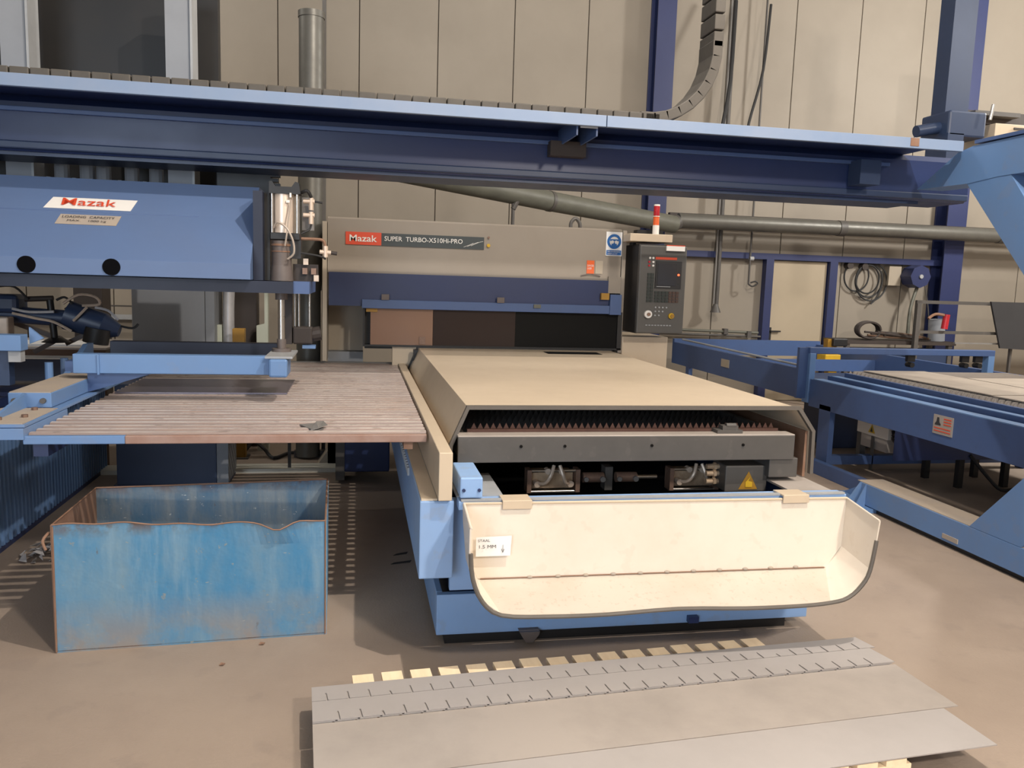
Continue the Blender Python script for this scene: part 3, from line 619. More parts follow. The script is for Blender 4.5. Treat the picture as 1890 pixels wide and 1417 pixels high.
# ============================================================ RIGHT END FRAME
ef = root('gantry_end_frame', (3.92, 4.0, 0), 'light blue gantry end frame with floor beam and diagonal braces at right', 'frame')
X0, X1 = 3.8, 4.0
g = G().box(X0, X1, 1.0, 5.48, 0.035, 0.198, bev=0.004); g.build('floor_beam', 'blue', ef)
part('dusty_beam_top', 'dust', ef, (X0 + 0.005, X1 + 0.02, 1.0, 5.52, 0.198, 0.203))
part('recess_strip', 'black', ef, (X0 + 0.03, X1 - 0.03, 1.0, 5.4, 0.0, 0.035))  # black strip filling the dark recess under the floor beam
G().prism([(5.48, 0.03), (5.48, 0.198), (5.82, 0.03)], 'X', X0 + 0.09, X0 + 0.10).build('end_gusset', 'blue', ef)
G().prism([(3.72, 0.03), (3.80, 0.198), (3.80, 0.03)], 'Y', 5.40, 5.41).build('end_gusset', 'blue', ef)
G().prism([(3.68, 0.03), (3.80, 0.198), (3.80, 0.03)], 'Y', 5.46, 5.48).build('end_gusset', 'blue', ef)
part('foot_plate', 'blue', ef, (3.72, 4.05, 5.3, 5.85, 0.0, 0.03))
G().prism([(4.34, 0.20), (2.9, 1.75), (2.7, 1.6), (3.93, 0.20)], 'X', X0, X1).build('lower_brace', 'blue', ef)
g = G().prism([(5.14, 2.355), (4.77, 2.552), (4.64, 2.575), (2.5, 2.60), (2.5, 2.36), (4.40, 2.362), (4.66, 2.345)], 'X', X0, X1); g.build('top_arm', 'blue', ef)
part('top_arm_flange', 'mblue', ef, (X0 - 0.01, X1 + 0.03, 2.5, 4.62, 2.585, 2.606))
G().prism([(4.67, 2.349), (4.66, 2.42), (4.36, 2.42), (4.16, 2.18), (3.0, 0.95), (3.0, 0.55)], 'X', X0 + 0.003, X1 - 0.003).build('upper_brace', 'blue', ef)
G().box(X0, X1, 2.5, 2.9, 0.2, 2.6).build('post', 'blue', ef)
bp_ = part('small_plate', 'dust', ef, (3.794, 3.80, 4.42, 4.56, 0.055, 0.085), label='small dusty rating plate')

# ============================================================ RIGHT SHUTTLE TABLE
rt = root('shuttle_table', (5.3, 6.5, 0), 'big mid blue shuttle table with saw tooth slat bed at right', 'table')
part('side_beam', 'mblue', rt, (4.2, 4.24, 2.8, 6.95, 0.555, 0.81), bev=0.003)
part('side_beam', 'mblue', rt, (4.2, 4.24, 7.0, 10.4, 0.60, 0.885), bev=0.003)
part('top_flange', 'blue', rt, (4.2, 4.30, 2.8, 6.9, 0.81, 0.818))
part('inner_rail', 'mblue', rt, (4.38, 4.42, 2.8, 6.95, 0.70, 0.84))
part('top_flange', 'blue', rt, (4.38, 4.45, 2.8, 6.9, 0.84, 0.846))
part('bed_side', 'mblue', rt, (4.52, 4.56, 2.8, 6.9, 0.72, 0.875))
part('far_side_beam', 'mblue', rt, (6.3, 6.36, 2.8, 10.4, 0.6, 0.885))
part('rear_cross_beam', 'mblue', rt, (4.2, 6.36, 10.34, 10.4, 0.72, 0.93))
part('mid_cross_beam', 'mblue', rt, (4.24, 6.3, 9.0, 9.05, 0.66, 0.80))
G().tube([(4.26, 10.2, 0.93), (4.26, 7.15, 0.905)], 0.012).build('guide_rod', 'lgrey', rt)
part('rear_deck', 'navy', rt, (4.28, 6.3, 7.1, 9.0, 0.60, 0.64))
gt = part('gate_top_bar', 'mblue', rt, (4.19, 6.19, 6.97, 7.05, 1.045, 1.105), bev=0.005)
part('gate_post', 'blue', rt, (4.19, 4.25, 6.96, 7.06, 0.58, 1.05), bev=0.004)
part('gate_side_plate', 'mblue', rt, (4.10, 4.19, 7.0, 7.04, 0.62, 1.10))
part('gate_post', 'blue', rt, (6.12, 6.19, 6.97, 7.05, 0.86, 1.05), bev=0.004)
for x in (5.25, 5.85, 6.0):
    G().box(x, x + 0.08, 7.0, 7.04, 0.98, 1.045).cyl((x + 0.04, 6.98, 0.95), (x + 0.04, 7.06, 0.95), 0.025).build('gate_roller', 'black', rt)
for (x0, x1, y0, y1) in ((4.2, 4.25, 6.58, 6.76), (6.3, 6.36, 6.6, 6.7), (6.3, 6.36, 9.8, 9.9), (4.2, 4.25, 9.8, 9.9), (6.3, 6.36, 3.2, 3.3)):
    part('leg', 'mblue', rt, (x0, x1, y0, y1, 0.0, 0.60))
part('floor_rail', 'mblue', rt, (4.06, 4.12, 3.4, 6.78, 0.0, 0.12), bev=0.003)
part('cross_tie', 'mblue', rt, (4.25, 6.3, 6.62, 6.70, 0.06, 0.14))
part('bed_frame', 'dblue', rt, (4.56, 6.3, 2.8, 6.95, 0.72, 0.78))
sl = None
for k in range(64):
    y = 3.0 + k * 0.0615
    if sl is None:
        sl = G().prism([(4.55, 0.80), (4.545, 0.86), (4.565, 0.90), (4.585, 0.865), (4.60, 0.895), (6.28, 0.895), (6.28, 0.80)], 'Y', y, y + 0.006).build('slat', 'sheet2', rt)
    else:
        o = sl.copy(); COL.objects.link(o); o.parent = rt; o.location = (0, k * 0.0615, 0)
g = G()
for k in range(56): g.box(4.505, 4.52, 3.02 + k * 0.07, 3.05 + k * 0.07, 0.80, 0.815)
g.build('lug_row', 'lgrey', rt, kind='stuff')
# steel plates lying on the bed
px = [4.62, 5.25, 5.95, 6.28]
bedp = 0
for (a, b, c, d) in ((4.64, 5.28, 3.0, 5.2), (4.66, 5.3, 5.24, 6.82), (5.32, 6.25, 3.0, 4.7), (5.33, 6.2, 4.74, 6.3)):
    lb = ['worn steel plate on the slat bed, nearest and leftmost of four', 'worn steel plate on the slat bed beside the blue gate post',
          'worn steel plate on the slat bed, nearest on the far side', 'worn steel plate on the slat bed, rearmost on the far side'][bedp]
    G().box(a, b, c, d, 0.901, 0.909).build('steel_plate', 'slatr', label=lb, cat='plate', group='steel plates on the right slat bed'); bedp += 1
sgn = part('warning_sign', 'sheet2', rt, (4.193, 4.20, 5.045, 5.245, 0.625, 0.765), label='beige warning sign with red text and small black figure')
G().poly3([(4.191, 5.225, 0.69), (4.191, 5.165, 0.69), (4.191, 5.165, 0.70), (4.191, 5.18, 0.715), (4.191, 5.185, 0.748), (4.191, 5.205, 0.748), (4.191, 5.21, 0.715), (4.191, 5.225, 0.70)], 0.001).build('figure_symbol', 'ink', sgn)
for k in range(3): part('red_text_line', 'red', sgn, (4.190, 4.193, 5.06, 5.135, 0.70 + k * 0.02, 0.708 + k * 0.02))
for k in range(2): part('red_text_line', 'red', sgn, (4.190, 4.193, 5.06, 5.23, 0.645 + k * 0.022, 0.652 + k * 0.022))
part('small_tag', 'tan', rt, (4.193, 4.20, 8.66, 8.86, 0.72, 0.81))
# hopper under table
hp = root('scrap_hopper', (5.3, 6.3, 0), 'dark blue scrap hopper tilted on stand beneath the right shuttle table', 'hopper')
G().prism([(4.37, 5.9), (5.6, 5.9), (5.6, 6.4), (4.92, 6.4)], 'Z', 0.26, 0.54).build('hopper_body', 'dblue', hp)
for (x, y) in ((5.0, 6.3), (5.05, 5.95), (5.5, 6.3), (5.5, 5.95)):
    part('leg', 'black', hp, (x, x + 0.05, y, y + 0.05, 0.0, 0.26))
G().tube([(5.1, 5.9, 0.3), (5.25, 5.85, 0.12), (5.35, 5.8, 0.02), (5.5, 5.8, 0.03)], 0.015).build('hose', 'rubber', hp)
tk = root('electric_box', (4.72, 6.65, 0), 'cream electrical box with yellow warning triangle under the right table', 'electrical box')
bx = part('box_body', 'cream', tk, (4.70, 4.80, 6.44, 6.90, 0.32, 0.47), bev=0.004)
G().poly3([(4.697, 6.72, 0.345), (4.697, 6.62, 0.345), (4.697, 6.67, 0.425)][::-1], 0.002).build('warning_triangle', 'yellow', bx)
G().poly3([(4.694, 6.69, 0.355), (4.694, 6.65, 0.355), (4.694, 6.67, 0.40)][::-1], 0.001).build('flash_symbol', 'ink', bx)
part('lower_box', 'sheet2', tk, (4.71, 4.80, 6.46, 6.84, 0.20, 0.318))
part('stand_post', 'dgrey', tk, (4.69, 4.70, 6.62, 6.66, 0.0, 0.32)); part('stand_post', 'dgrey', tk, (4.72, 4.78, 6.86, 6.92, 0.0, 0.32))
g = G()
for k in range(40):
    a = random.uniform(0, 6.28); y = 6.40 + random.uniform(-0.05, 0.02); z = 0.39 + random.uniform(-0.07, 0.07)
    g.tube([(4.75, 6.46, z), (4.72, y, z + 0.01), (4.70 + random.uniform(-.02, .02), y - 0.06, z - 0.01)], 0.004, 4, 2)
g.build('cable_tangle', 'dbrown', tk, kind='stuff')
G().box(4.9, 5.6, 7.6, 8.2, 0, 0.45, bev=0.01).build('tool_cabinet', 'navy', label='low navy cabinet on the floor far under the right table', cat='cabinet')
G().box(6.0, 6.25, 5.3, 5.6, 0, 0.12).build('white_block', 'paper', label='small white block on floor under the right table', cat='block')

# ============================================================ RIGHT BACKGROUND
ry = root('hose_reel', (8.1, 10.8, 1.7), 'round blue wall hose reel beside the right blue column', 'hose reel')
G().cyl((8.05, 10.62, 1.88), (8.05, 10.86, 1.88), 0.165, 8).build('reel_drum', 'cblue', ry)
G().cyl((8.05, 10.60, 1.88), (8.05, 10.63, 1.88), 0.03, 12).build('reel_hub', 'lgrey', ry)
part('wall_bracket', 'tan', ry, (7.70, 7.9, 10.86, 10.98, 1.74, 2.02))
G().tube([(8.1, 10.75, 1.72), (8.0, 10.72, 1.4), (7.98, 10.7, 0.98)], 0.025).build('hose', 'gduct', ry, smooth=True)
G().tube([(8.2, 10.75, 1.85), (8.3, 10.75, 1.5), (8.34, 10.75, 1.3)], 0.008).build('pull_cord', 'dgrey', ry)
hc = root('wall_hose_coil', (7.35, 10.9, 1.6), 'black hose coils hung on the wall right of the door', 'hose')
for (cx, cz, r, ph) in ((7.22, 1.86, 0.20, 0), (7.42, 1.80, 0.22, 1), (7.46, 1.78, 0.25, 2), (7.38, 1.82, 0.19, 3)):
    G().tube([(cx + r * math.cos(a * 0.45 + ph), 10.93 - 0.01 * ph, cz + r * 1.1 * math.sin(a * 0.45 + ph)) for a in range(15)], 0.012, 6).build('hose_loop', 'rubber', hc, smooth=True)
G().tube([(7.62, 10.9, 1.72), (7.55, 10.9, 1.55), (7.47, 10.9, 1.46)], 0.012).build('hose_tail', 'rubber', hc)
for x, z in ((7.08, 2.01), (7.32, 2.0)):
    G().cyl((x, 10.88, z), (x, 10.985, z), 0.05, 16).build('hook', 'dbrown', hc)
wk = root('work_bench', (7.3, 10.2, 0), 'cluttered dark workbench standing against the wall right of the door', 'workbench')
part('bench_top', 'dbrown', wk, (6.55, 8.3, 10.08, 10.6, 0.92, 0.97)); part('bench_shelf', 'navy', wk, (6.9, 8.2, 10.12, 10.5, 0.55, 0.85))
for (x, y) in ((6.6, 10.1), (8.2, 10.1), (6.6, 10.5), (8.2, 10.5)): part('leg', 'dgrey', wk, (x, x + 0.06, y, y + 0.06, 0, 0.92))
bc = root('bench_hose_coil', (7.1, 10.1, 0.97), 'tangled coil of dark hose lying on the cluttered workbench', 'hose')
for k in range(6):
    G().tube([(6.98 + 0.17 * math.cos(a * .52) + k * 0.015, 10.15 + k * 0.04, 1.11 + 0.11 * math.sin(a * .52)) for a in range(13)], 0.016, 6).build('hose_loop', 'dbrown', bc, smooth=True)
for k in range(7):
    G().tube([(6.9 + k * .05, 10.15, 1.05 + random.uniform(-.04, .05)), (7.3 + k * 0.06, 10.15 + k * 0.02, 1.02 + random.uniform(-.02, .06)), (7.8 + k * .03, 10.2, 0.99 + random.uniform(0, .03))], 0.015, 6).build('hose_run', 'brown' if k % 2 else 'dbrown', bc, smooth=True)
rk = root('pipe_rack', (8.4, 10.0, 0), 'grey tubular rack frame right of the workbench in front of blue column', 'rack')
part('rack_bar', 'dgrey', rk, (7.55, 10.2, 9.98, 10.02, 1.50, 1.545)); part('rack_bar', 'dgrey', rk, (7.6, 10.2, 9.98, 10.02, 1.09, 1.13))
part('rack_post', 'dgrey', rk, (7.56, 7.62, 9.98, 10.04, 0, 1.54)); part('rack_post', 'dgrey', rk, (10.1, 10.16, 9.98, 10.04, 0, 1.54))
part('rack_post', 'dgrey', rk, (9.1, 9.13, 9.98, 10.02, 0, 0.95)); part('rack_bar', 'grey', rk, (8.2, 10.2, 9.98, 10.02, 0.955, 0.975))
G().prism([(8.64, 1.555), (8.86, 0.91), (10.1, 0.86), (10.1, 1.555)], 'Y', 9.90, 9.93).build('charcoal_board', 'dark_panel', label='large charcoal sheet panel leaning on the grey rack at right edge', cat='panel')
fx = root('fire_extinguisher', (7.75, 10.35, 0.97), 'red hand tool hung on grey rack beside the right blue column', 'tool')
G().cyl((7.98, 9.95, 1.16), (8.0, 9.95, 1.36), 0.045, 14).build('tool_body', 'dred', fx, smooth=True)
G().tube([(7.72, 9.95, 1.30), (7.82, 9.95, 1.36), (7.96, 9.95, 1.35)], 0.02).build('tool_handle', 'rust', fx)
fx.name = 'hand_tool'; OFF['hand_tool'] = OFF.get('fire_extinguisher')
G().cyl((8.15, 10.3, 0.97), (8.13, 10.3, 1.28), 0.11, 16).build('clear_drum', 'cab', label='pale grey container behind the rack next to the blue column', cat='container', smooth=True)
yb = root('yellow_bollard', (6.1, 9.6, 0), 'bright yellow stand with black head behind the right shuttle table', 'stand')
part('post', 'yellow', yb, (6.02, 6.14, 9.55, 9.65, 0.0, 0.9), bev=0.006)
part('yellow_head', 'yellow', yb, (5.93, 6.15, 9.5, 9.7, 0.62, 0.82), bev=0.01)
part('black_head', 'black', yb, (6.0, 6.2, 9.45, 9.6, 0.93, 1.03), bev=0.01)
part('neck', 'ochre', yb, (5.95, 6.08, 9.5, 9.6, 0.86, 1.02))

# upper right: machine head behind the end frame
ur = root('overhead_drive_unit', (6.0, 7.2, 2.9), 'dark drive unit with motor mounted high behind the right end frame', 'drive unit')
G().box(5.45, 5.85, 7.0, 7.4, 3.12, 3.36, bev=0.02).build('gear_case', 'navy', ur)
G().cyl((5.22, 7.15, 3.17), (5.6, 7.15, 3.25), 0.055, 14).build('motor', 'navy', ur, smooth=True)
part('mast', 'navy', ur, (5.55, 5.8, 7.2, 7.4, 3.3, 5.2)); part('rear_bar', 'dbrown', ur, (5.8, 7.6, 7.2, 7.4, 3.30, 3.42))
part('lower_bar', 'dgrey', ur, (5.8, 6.3, 7.1, 7.2, 3.36, 3.40))
part('drive_mount', 'navy', ur, (5.45, 5.62, 7.0, 7.3, 2.55, 3.15))
part('end_box', 'beige', ur, (5.95, 6.6, 7.0, 7.4, 2.9, 3.27), bev=0.005)
part('slot', 'dbrown', ur, (6.15, 6.6, 6.99, 7.0, 3.22, 3.24))
G().cyl((5.80, 6.9, 3.27), (5.82, 6.9, 3.41), 0.016, 12).build('lit_tube', 'steel', ur, smooth=True)

# ============================================================ LEFT: SHEET LOADER CARRIAGE
ld = root('sheet_loader', (-1.8, 5.2, 1.5), 'light blue sheet loader carriage with sloped hood and white nameplate', 'loader')
ZS = lambda y: 1.688 + (y - 4.75) * (1.955 - 1.688) / 0.27 if y < 5.02 else 1.955 + (y - 5.02) * (2.15 - 1.955) / 0.18
G().prism([(4.75, 1.602), (4.75, 1.688), (5.02, 1.955), (5.20, 2.15), (5.55, 2.15), (5.55, 1.602)], 'X', -4.2, -0.585).build('hood', 'hblue', ld)
g = G(); g.prism([(4.748, 1.604), (4.748, 1.687), (4.75, 1.69), (4.76, 1.604)], 'X', -4.2, -0.585); g.build('front_lip', 'hblue', ld)
part('seam', 'mblue', ld, (-4.2, -0.9, 5.013, 5.02, 1.949, 1.953))
for x in (-2.55, -2.14, -1.722, -1.303):
    G().cyl((x, 4.742, 1.648), (x, 4.752, 1.648), 0.045, 28).build('round_hole', 'hole', ld)
part('base_plate', 'knavy', ld, (-4.2, -0.36, 4.80, 5.5, 1.53, 1.597))
part('plate_end', 'mblue', ld, (-0.36, -0.27, 4.82, 5.5, 1.53, 1.60))
part('right_end_plate', 'knavy', ld, (-0.582, -0.53, 4.86, 5.5, 1.60, 2.1))
# slope of upper face for the nameplates
up = Vector((0, 0.18, 0.195)).normalized()
y0 = 5.035; z0 = 1.955 + (y0 - 5.02) * 1.083
def onslope(x, d): return Vector((x, 5.02, 1.955)) + up * d - Vector((0, 0.735, -0.678)) * 0.003
G().poly3([onslope(-1.725, 0.012), onslope(-1.27, 0.012), onslope(-1.245, 0.10), onslope(-1.69, 0.10)], 0.002).build('white_nameplate', 'white', ld)
text('Mazak', 'red', ld, onslope(-1.635, 0.034) - Vector((0, 0.004, -0.003)), (1, 0, 0), up, 0.056, 0.285, bold=0.004)
up2 = Vector((0, 0.27, 0.267)).normalized(); n2 = Vector((0, 0.703, -0.711))
def onlow(x, d): return Vector((x, 5.02, 1.955)) - up2 * d - n2 * 0.003
G().poly3([onlow(-1.64, 0.115), onlow(-1.325, 0.115), onlow(-1.31, 0.035), onlow(-1.625, 0.035)], 0.002).build('capacity_plate', 'dust', ld)
text('LOADING  CAPACITY', 'ink', ld, onlow(-1.61, 0.068) - n2 * 0.003, (1, 0, 0), up2, 0.018, 0.27)
text('MAX.    1000 kg', 'ink', ld, onlow(-1.58, 0.10) - n2 * 0.003, (1, 0, 0), up2, 0.018, 0.2)
# upper mechanism
for x0, x1 in ((-2.13, -1.98), (-1.19, -1.04)):
    part('guide_post', 'cab', ld, (x0, x1, 5.62, 5.78, 1.7, 3.4)); part('post_edge', 'lgrey', ld, (x1, x1 + 0.014, 5.60, 5.78, 1.7, 3.4))
part('rear_plate', 'black', ld, (-0.9, -0.55, 5.6, 6.0, 1.7, 2.55), bev=0.01)
part('rear_plate', 'black', ld, (-4.2, -0.95, 6.1, 6.2, 1.6, 3.6))
for k in range(6):
    G().box(-0.58, -0.50 - 0.012 * (k % 2), 5.6, 5.65, 2.2 + k * 0.03, 2.22 + k * 0.03).build('plate_tab', 'black', ld)
part('green_cross_bar', 'cab', ld, (-1.98, -1.19, 5.9, 5.95, 2.33, 2.36))
for x in (-1.87, -1.72, -1.62, -1.45, -1.3):
    G().cyl((x, 5.8, 2.14), (x, 5.8, 2.29), 0.045, 12).build('valve_body', 'cab', ld); G().box(x - 0.06, x - 0.04, 5.70, 5.74, 2.17, 2.20).build('valve_fitting', 'lgrey', ld)

# ------------------------------------------------------------ pneumatic lift unit
pc = root('lift_cylinder', (-0.42, 4.95, 1.2), 'pneumatic lift cylinder with pale barrel and chrome rod beside the loader hood', 'cylinder')
G().cyl((-0.425, 4.98, 1.87), (-0.425, 4.98, 2.10), 0.062, 28).build('barrel', 'alu', pc, smooth=True)
G().prism([(-0.50, 2.095), (-0.50, 2.16), (-0.485, 2.165), (-0.465, 2.135), (-0.375, 2.135), (-0.355, 2.165), (-0.335, 2.16), (-0.325, 2.10), (-0.34, 2.095)], 'Y', 4.91, 5.05).build('top_cap', 'black', pc)
part('bottom_cap', 'black', pc, (-0.495, -0.33, 4.91, 5.05, 1.835, 1.875), bev=0.004)
for x, y in ((-0.485, 4.925), (-0.345, 4.925), (-0.485, 5.035), (-0.345, 5.035)):
    G().cyl((x, y, 1.86), (x, y, 2.11), 0.009, 12).build('tie_rod', 'steel', pc, smooth=True)
G().cyl((-0.435, 4.96, 1.60), (-0.435, 4.96, 1.69), 0.066, 24, 0.058).cyl((-0.435, 4.96, 1.69), (-0.435, 4.96, 1.83), 0.056, 24).build('lower_housing', 'bellow', pc, smooth=True)
G().cyl((-0.435, 4.96, 1.80), (-0.435, 4.96, 1.812), 0.060, 24).cyl((-0.435, 4.96, 1.765), (-0.435, 4.96, 1.772), 0.059, 24).build('housing_ring', 'rust', pc, smooth=True)
part('side_block', 'black', pc, (-0.39, -0.325, 4.93, 5.03, 1.73, 1.85))
part('mount_plate', 'black', pc, (-0.56, -0.50, 4.95, 5.1, 1.60, 2.10))
part('barrel_label', 'white', pc, (-0.405, -0.385, 4.905, 4.915, 2.045, 2.06)); part('flow_knob', 'white', pc, (-0.385, -0.375, 4.90, 4.915, 2.075, 2.10))
G().tube([(-0.475, 4.9, 1.90), (-0.45, 4.88, 1.93), (-0.40, 4.87, 1.90), (-0.365, 4.87, 1.83), (-0.36, 4.87, 1.76), (-0.395, 4.88, 1.725)], 0.006, 6).build('air_hose', 'tube', pc, smooth=True)
G().tube([(-0.375, 4.9, 2.06), (-0.39, 4.88, 1.95), (-0.40, 4.87, 1.86), (-0.41, 4.88, 1.80)], 0.005, 6).build('air_hose', 'tube', pc, smooth=True)
part('valve_plate', 'grey', pc, (-0.325, -0.255, 5.04, 5.06, 1.90, 2.09))
for z in (2.04, 1.96):
    v = G().cyl((-0.315, 4.99, z + 0.025), (-0.25, 4.99, z + 0.025), 0.013, 14).cyl((-0.27, 4.99, z - 0.025), (-0.27, 4.99, z + 0.045), 0.014, 14).build('valve', 'fit', pc, smooth=True)
G().cyl((-0.25, 4.99, 2.065), (-0.205, 4.99, 2.06), 0.006).build('valve_stem', 'rubber', pc)
G().tube([(-0.325, 4.97, 2.11), (-0.29, 4.95, 2.12), (-0.27, 4.98, 2.09)], 0.010).build('elbow_hose', 'rubber', pc)
G().tube([(-0.27, 4.99, 1.93), (-0.28, 4.96, 1.90), (-0.325, 4.95, 1.875)], 0.006).build('elbow_hose', 'rubber', pc)
G().tube([(-0.325, 4.97, 1.847), (-0.24, 4.97, 1.847), (-0.20, 4.97, 1.84), (-0.185, 4.97, 1.80)], 0.009, 8).build('copper_pipe', 'rust', pc, smooth=True)
G().cyl((-0.22, 4.97, 1.775), (-0.155, 4.97, 1.772), 0.013, 14).cyl((-0.187, 4.97, 1.745), (-0.187, 4.97, 1.81), 0.015, 14).build('valve', 'fit', pc, smooth=True)
G().cyl((-0.155, 4.97, 1.772), (-0.12, 4.97, 1.768), 0.011, 12).build('valve_knob', 'dbrown', pc)
G().tube([(-0.187, 4.97, 1.735), (-0.22, 4.95, 1.75), (-0.33, 4.94, 1.765)], 0.006).build('elbow_hose', 'rubber', pc)
for (x, z) in ((-0.30, 1.715), (-0.305, 1.66), (-0.255, 1.66), (-0.24, 1.62)):
    G().box(x - 0.014, x + 0.014, 4.97, 5.0, z - 0.018, z + 0.018).build('small_fitting', 'fit' if z > 1.7 or z < 1.63 else 'bronze', pc)
part('fitting_manifold', 'dbrown', pc, (-0.375, -0.23, 5.0, 5.05, 1.60, 1.70))
G().cyl((-0.437, 4.95, 1.53), (-0.437, 4.95, 1.49), 0.035, 20).build('rod_gland', 'bellow', pc, smooth=True)
G().cyl((-0.437, 4.95, 1.49), (-0.437, 4.95, 1.25), 0.020, 20).build('piston_rod', 'steel', pc, smooth=True)
G().cyl((-0.437, 4.95, 1.185), (-0.437, 4.95, 1.26), 0.026, 16).cyl((-0.437, 4.95, 1.185), (-0.437, 4.95, 1.205), 0.055, 20).build('rod_foot', 'bellow', pc, smooth=True)
g2 = root('guide_cylinder', (-0.33, 5.35, 1.2), 'second dark lift guide with thin steel rods right of the chrome rod', 'cylinder')
for x in (-0.39, -0.365, -0.30): G().cyl((x, 5.35, 1.30), (x, 5.35, 1.53), 0.008, 10).build('guide_rod', 'steel', g2, smooth=True)
G().box(-0.40, -0.28, 5.3, 5.4, 1.20, 1.31, bev=0.01).cyl((-0.33, 5.35, 1.25), (-0.23, 5.35, 1.27), 0.045, 12).build('guide_block', 'dbrown', g2)
G().box(-0.34, -0.26, 5.28, 5.36, 1.175, 1.195).build('guide_foot', 'blue', g2)
part('guide_case', 'dbrown', g2, (-0.47, -0.405, 5.3, 5.4, 1.2, 1.53))

# ------------------------------------------------------------ lifting fork frame
ff = root('fork_lifter', (-1.0, 4.7, 0.93), 'light blue lifting fork frame held above the striped slat table', 'frame')
part('front_bar', 'blue', ff, (-1.50, -0.47, 4.70, 4.78, 1.075, 1.180), bev=0.004)
part('bar_divider', 'blue', ff, (-1.375, -1.365, 4.69, 4.70, 1.07, 1.18))
part('end_block', 'blue', ff, (-0.478, -0.378, 4.62, 4.86, 1.07, 1.172), bev=0.012)
part('end_top_plate', 'lgrey', ff, (-0.50, -0.352, 4.64, 5.05, 1.174, 1.186))
part('rear_bar', 'knavy', ff, (-1.50, -0.47, 5.38, 5.46, 1.11, 1.195), bev=0.003)
part('side_arm', 'blue', ff, (-1.63, -1.44, 4.20, 4.98, 0.968, 1.04), bev=0.004)
part('arm_dust_top', 'dust', ff, (-1.625, -1.445, 4.205, 4.98, 1.04, 1.044))
part('arm_flange', 'blue', ff, (-1.66, -1.40, 3.76, 5.3, 0.952, 0.966), bev=0.002)
part('flange_dust', 'dust', ff, (-1.655, -1.41, 3.77, 4.19, 0.966, 0.969))
part('foot_block', 'blue', ff, (-1.80, -1.402, 3.75, 4.3, 0.90, 0.95), bev=0.003)
G().prism([(3.78, 0.967), (4.2, 0.967), (4.2, 1.04)], 'X', -1.565, -1.55).build('gusset', 'blue', ff)
G().prism([(3.45, 0.95), (3.6, 0.95), (4.1, 1.25), (4.0, 1.25)], 'X', -1.80, -1.72).build('gusset', 'blue', ff)
for x, z, y in ((-1.60, 1.003, 4.197), (-1.475, 1.003, 4.197)): G().cyl((x, y - 0.012, z), (x, y + 0.005, z), 0.013, 12).build('bolt', 'dgrey', ff)
for x, y in ((-1.49, 4.13), (-1.46, 3.93), (-1.54, 3.86)): G().cyl((x, y, 0.966), (x, y, 0.982), 0.014, 6).build('bolt', 'bronze', ff)
G().prism([(-1.44, 1.075), (-1.1, 1.075), (-1.44, 0.968)], 'Y', 4.74, 4.75).build('gusset', 'mblue', ff)
G().prism([(4.95, 1.04), (5.40, 1.04), (5.4, 1.18), (5.3, 1.18)], 'X', -1.63, -1.60).build('gusset', 'blue', ff)
part('rear_arm', 'mblue', ff, (-1.63, -1.5, 4.98, 5.46, 1.04, 1.11))
for y in (5.0, 5.25): G().cyl((-1.72, y, 1.0), (-1.72, y, 1.10), 0.022, 12).build('locator_pin', 'blue', ff)
# left background beam of the loader
lb = root('loader_rail', (-2.4, 5.6, 0.9), 'dark navy loader rail running left behind the light blue lifting frame', 'rail')
part('rail_beam', 'knavy', lb, (-4.2, -1.66, 5.55, 5.7, 0.92, 1.06)); part('rail_cap', 'lgrey', lb, (-4.2, -1.66, 5.54, 5.71, 1.06, 1.066))
for x in (-3.9, -2.6): part('leg', 'navy', lb, (x, x + 0.12, 5.56, 5.68, 0, 0.92))

# ------------------------------------------------------------ slat table
sT = root('slat_table', (-0.55, 5.3, 0), 'wide striped slat table of worn steel bars between loader and laser machine', 'table')
sl = None
NS = 37
for k in range(NS):
    y = 3.80 + k * 0.083
    if sl is None:
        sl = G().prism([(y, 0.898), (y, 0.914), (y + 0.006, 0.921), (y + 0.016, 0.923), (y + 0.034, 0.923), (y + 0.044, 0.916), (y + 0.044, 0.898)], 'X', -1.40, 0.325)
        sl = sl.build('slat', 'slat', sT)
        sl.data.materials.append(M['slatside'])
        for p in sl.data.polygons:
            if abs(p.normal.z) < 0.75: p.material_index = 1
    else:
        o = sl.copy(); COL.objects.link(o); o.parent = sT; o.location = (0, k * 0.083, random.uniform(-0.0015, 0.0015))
fb = part('front_bar', 'rustbar', sT, (-1.0, 0.325, 3.762, 3.79, 0.878, 0.915), bev=0.004)
part('front_bar', 'blue', sT, (-1.41, -1.0, 3.762, 3.79, 0.878, 0.915), bev=0.004)
part('support_rail', 'dblue', sT, (-1.38, -1.32, 3.79, 6.84, 0.82, 0.884)); part('support_rail', 'rust', sT, (0.22, 0.262, 3.79, 6.84, 0.84, 0.884))
part('rear_bar', 'grey', sT, (-1.41, 0.325, 6.86, 6.90, 0.86, 0.925))
part('cross_member', 'dblue', sT, (-1.38, 0.22, 6.4, 6.5, 0.80, 0.884))
part('leg', 'dblue', sT, (-1.38, -1.30, 3.9, 3.98, 0, 0.82)) if False else None
part('leg', 'black', sT, (-0.56, -0.535, 6.86, 6.885, 0, 0.86)); part('leg', 'dblue', sT, (-1.38, -1.31, 6.8, 6.87, 0, 0.82))
part('side_bracket', 'dblue', sT, (-1.98, -1.38, 4.2, 4.28, 0.82, 0.88))
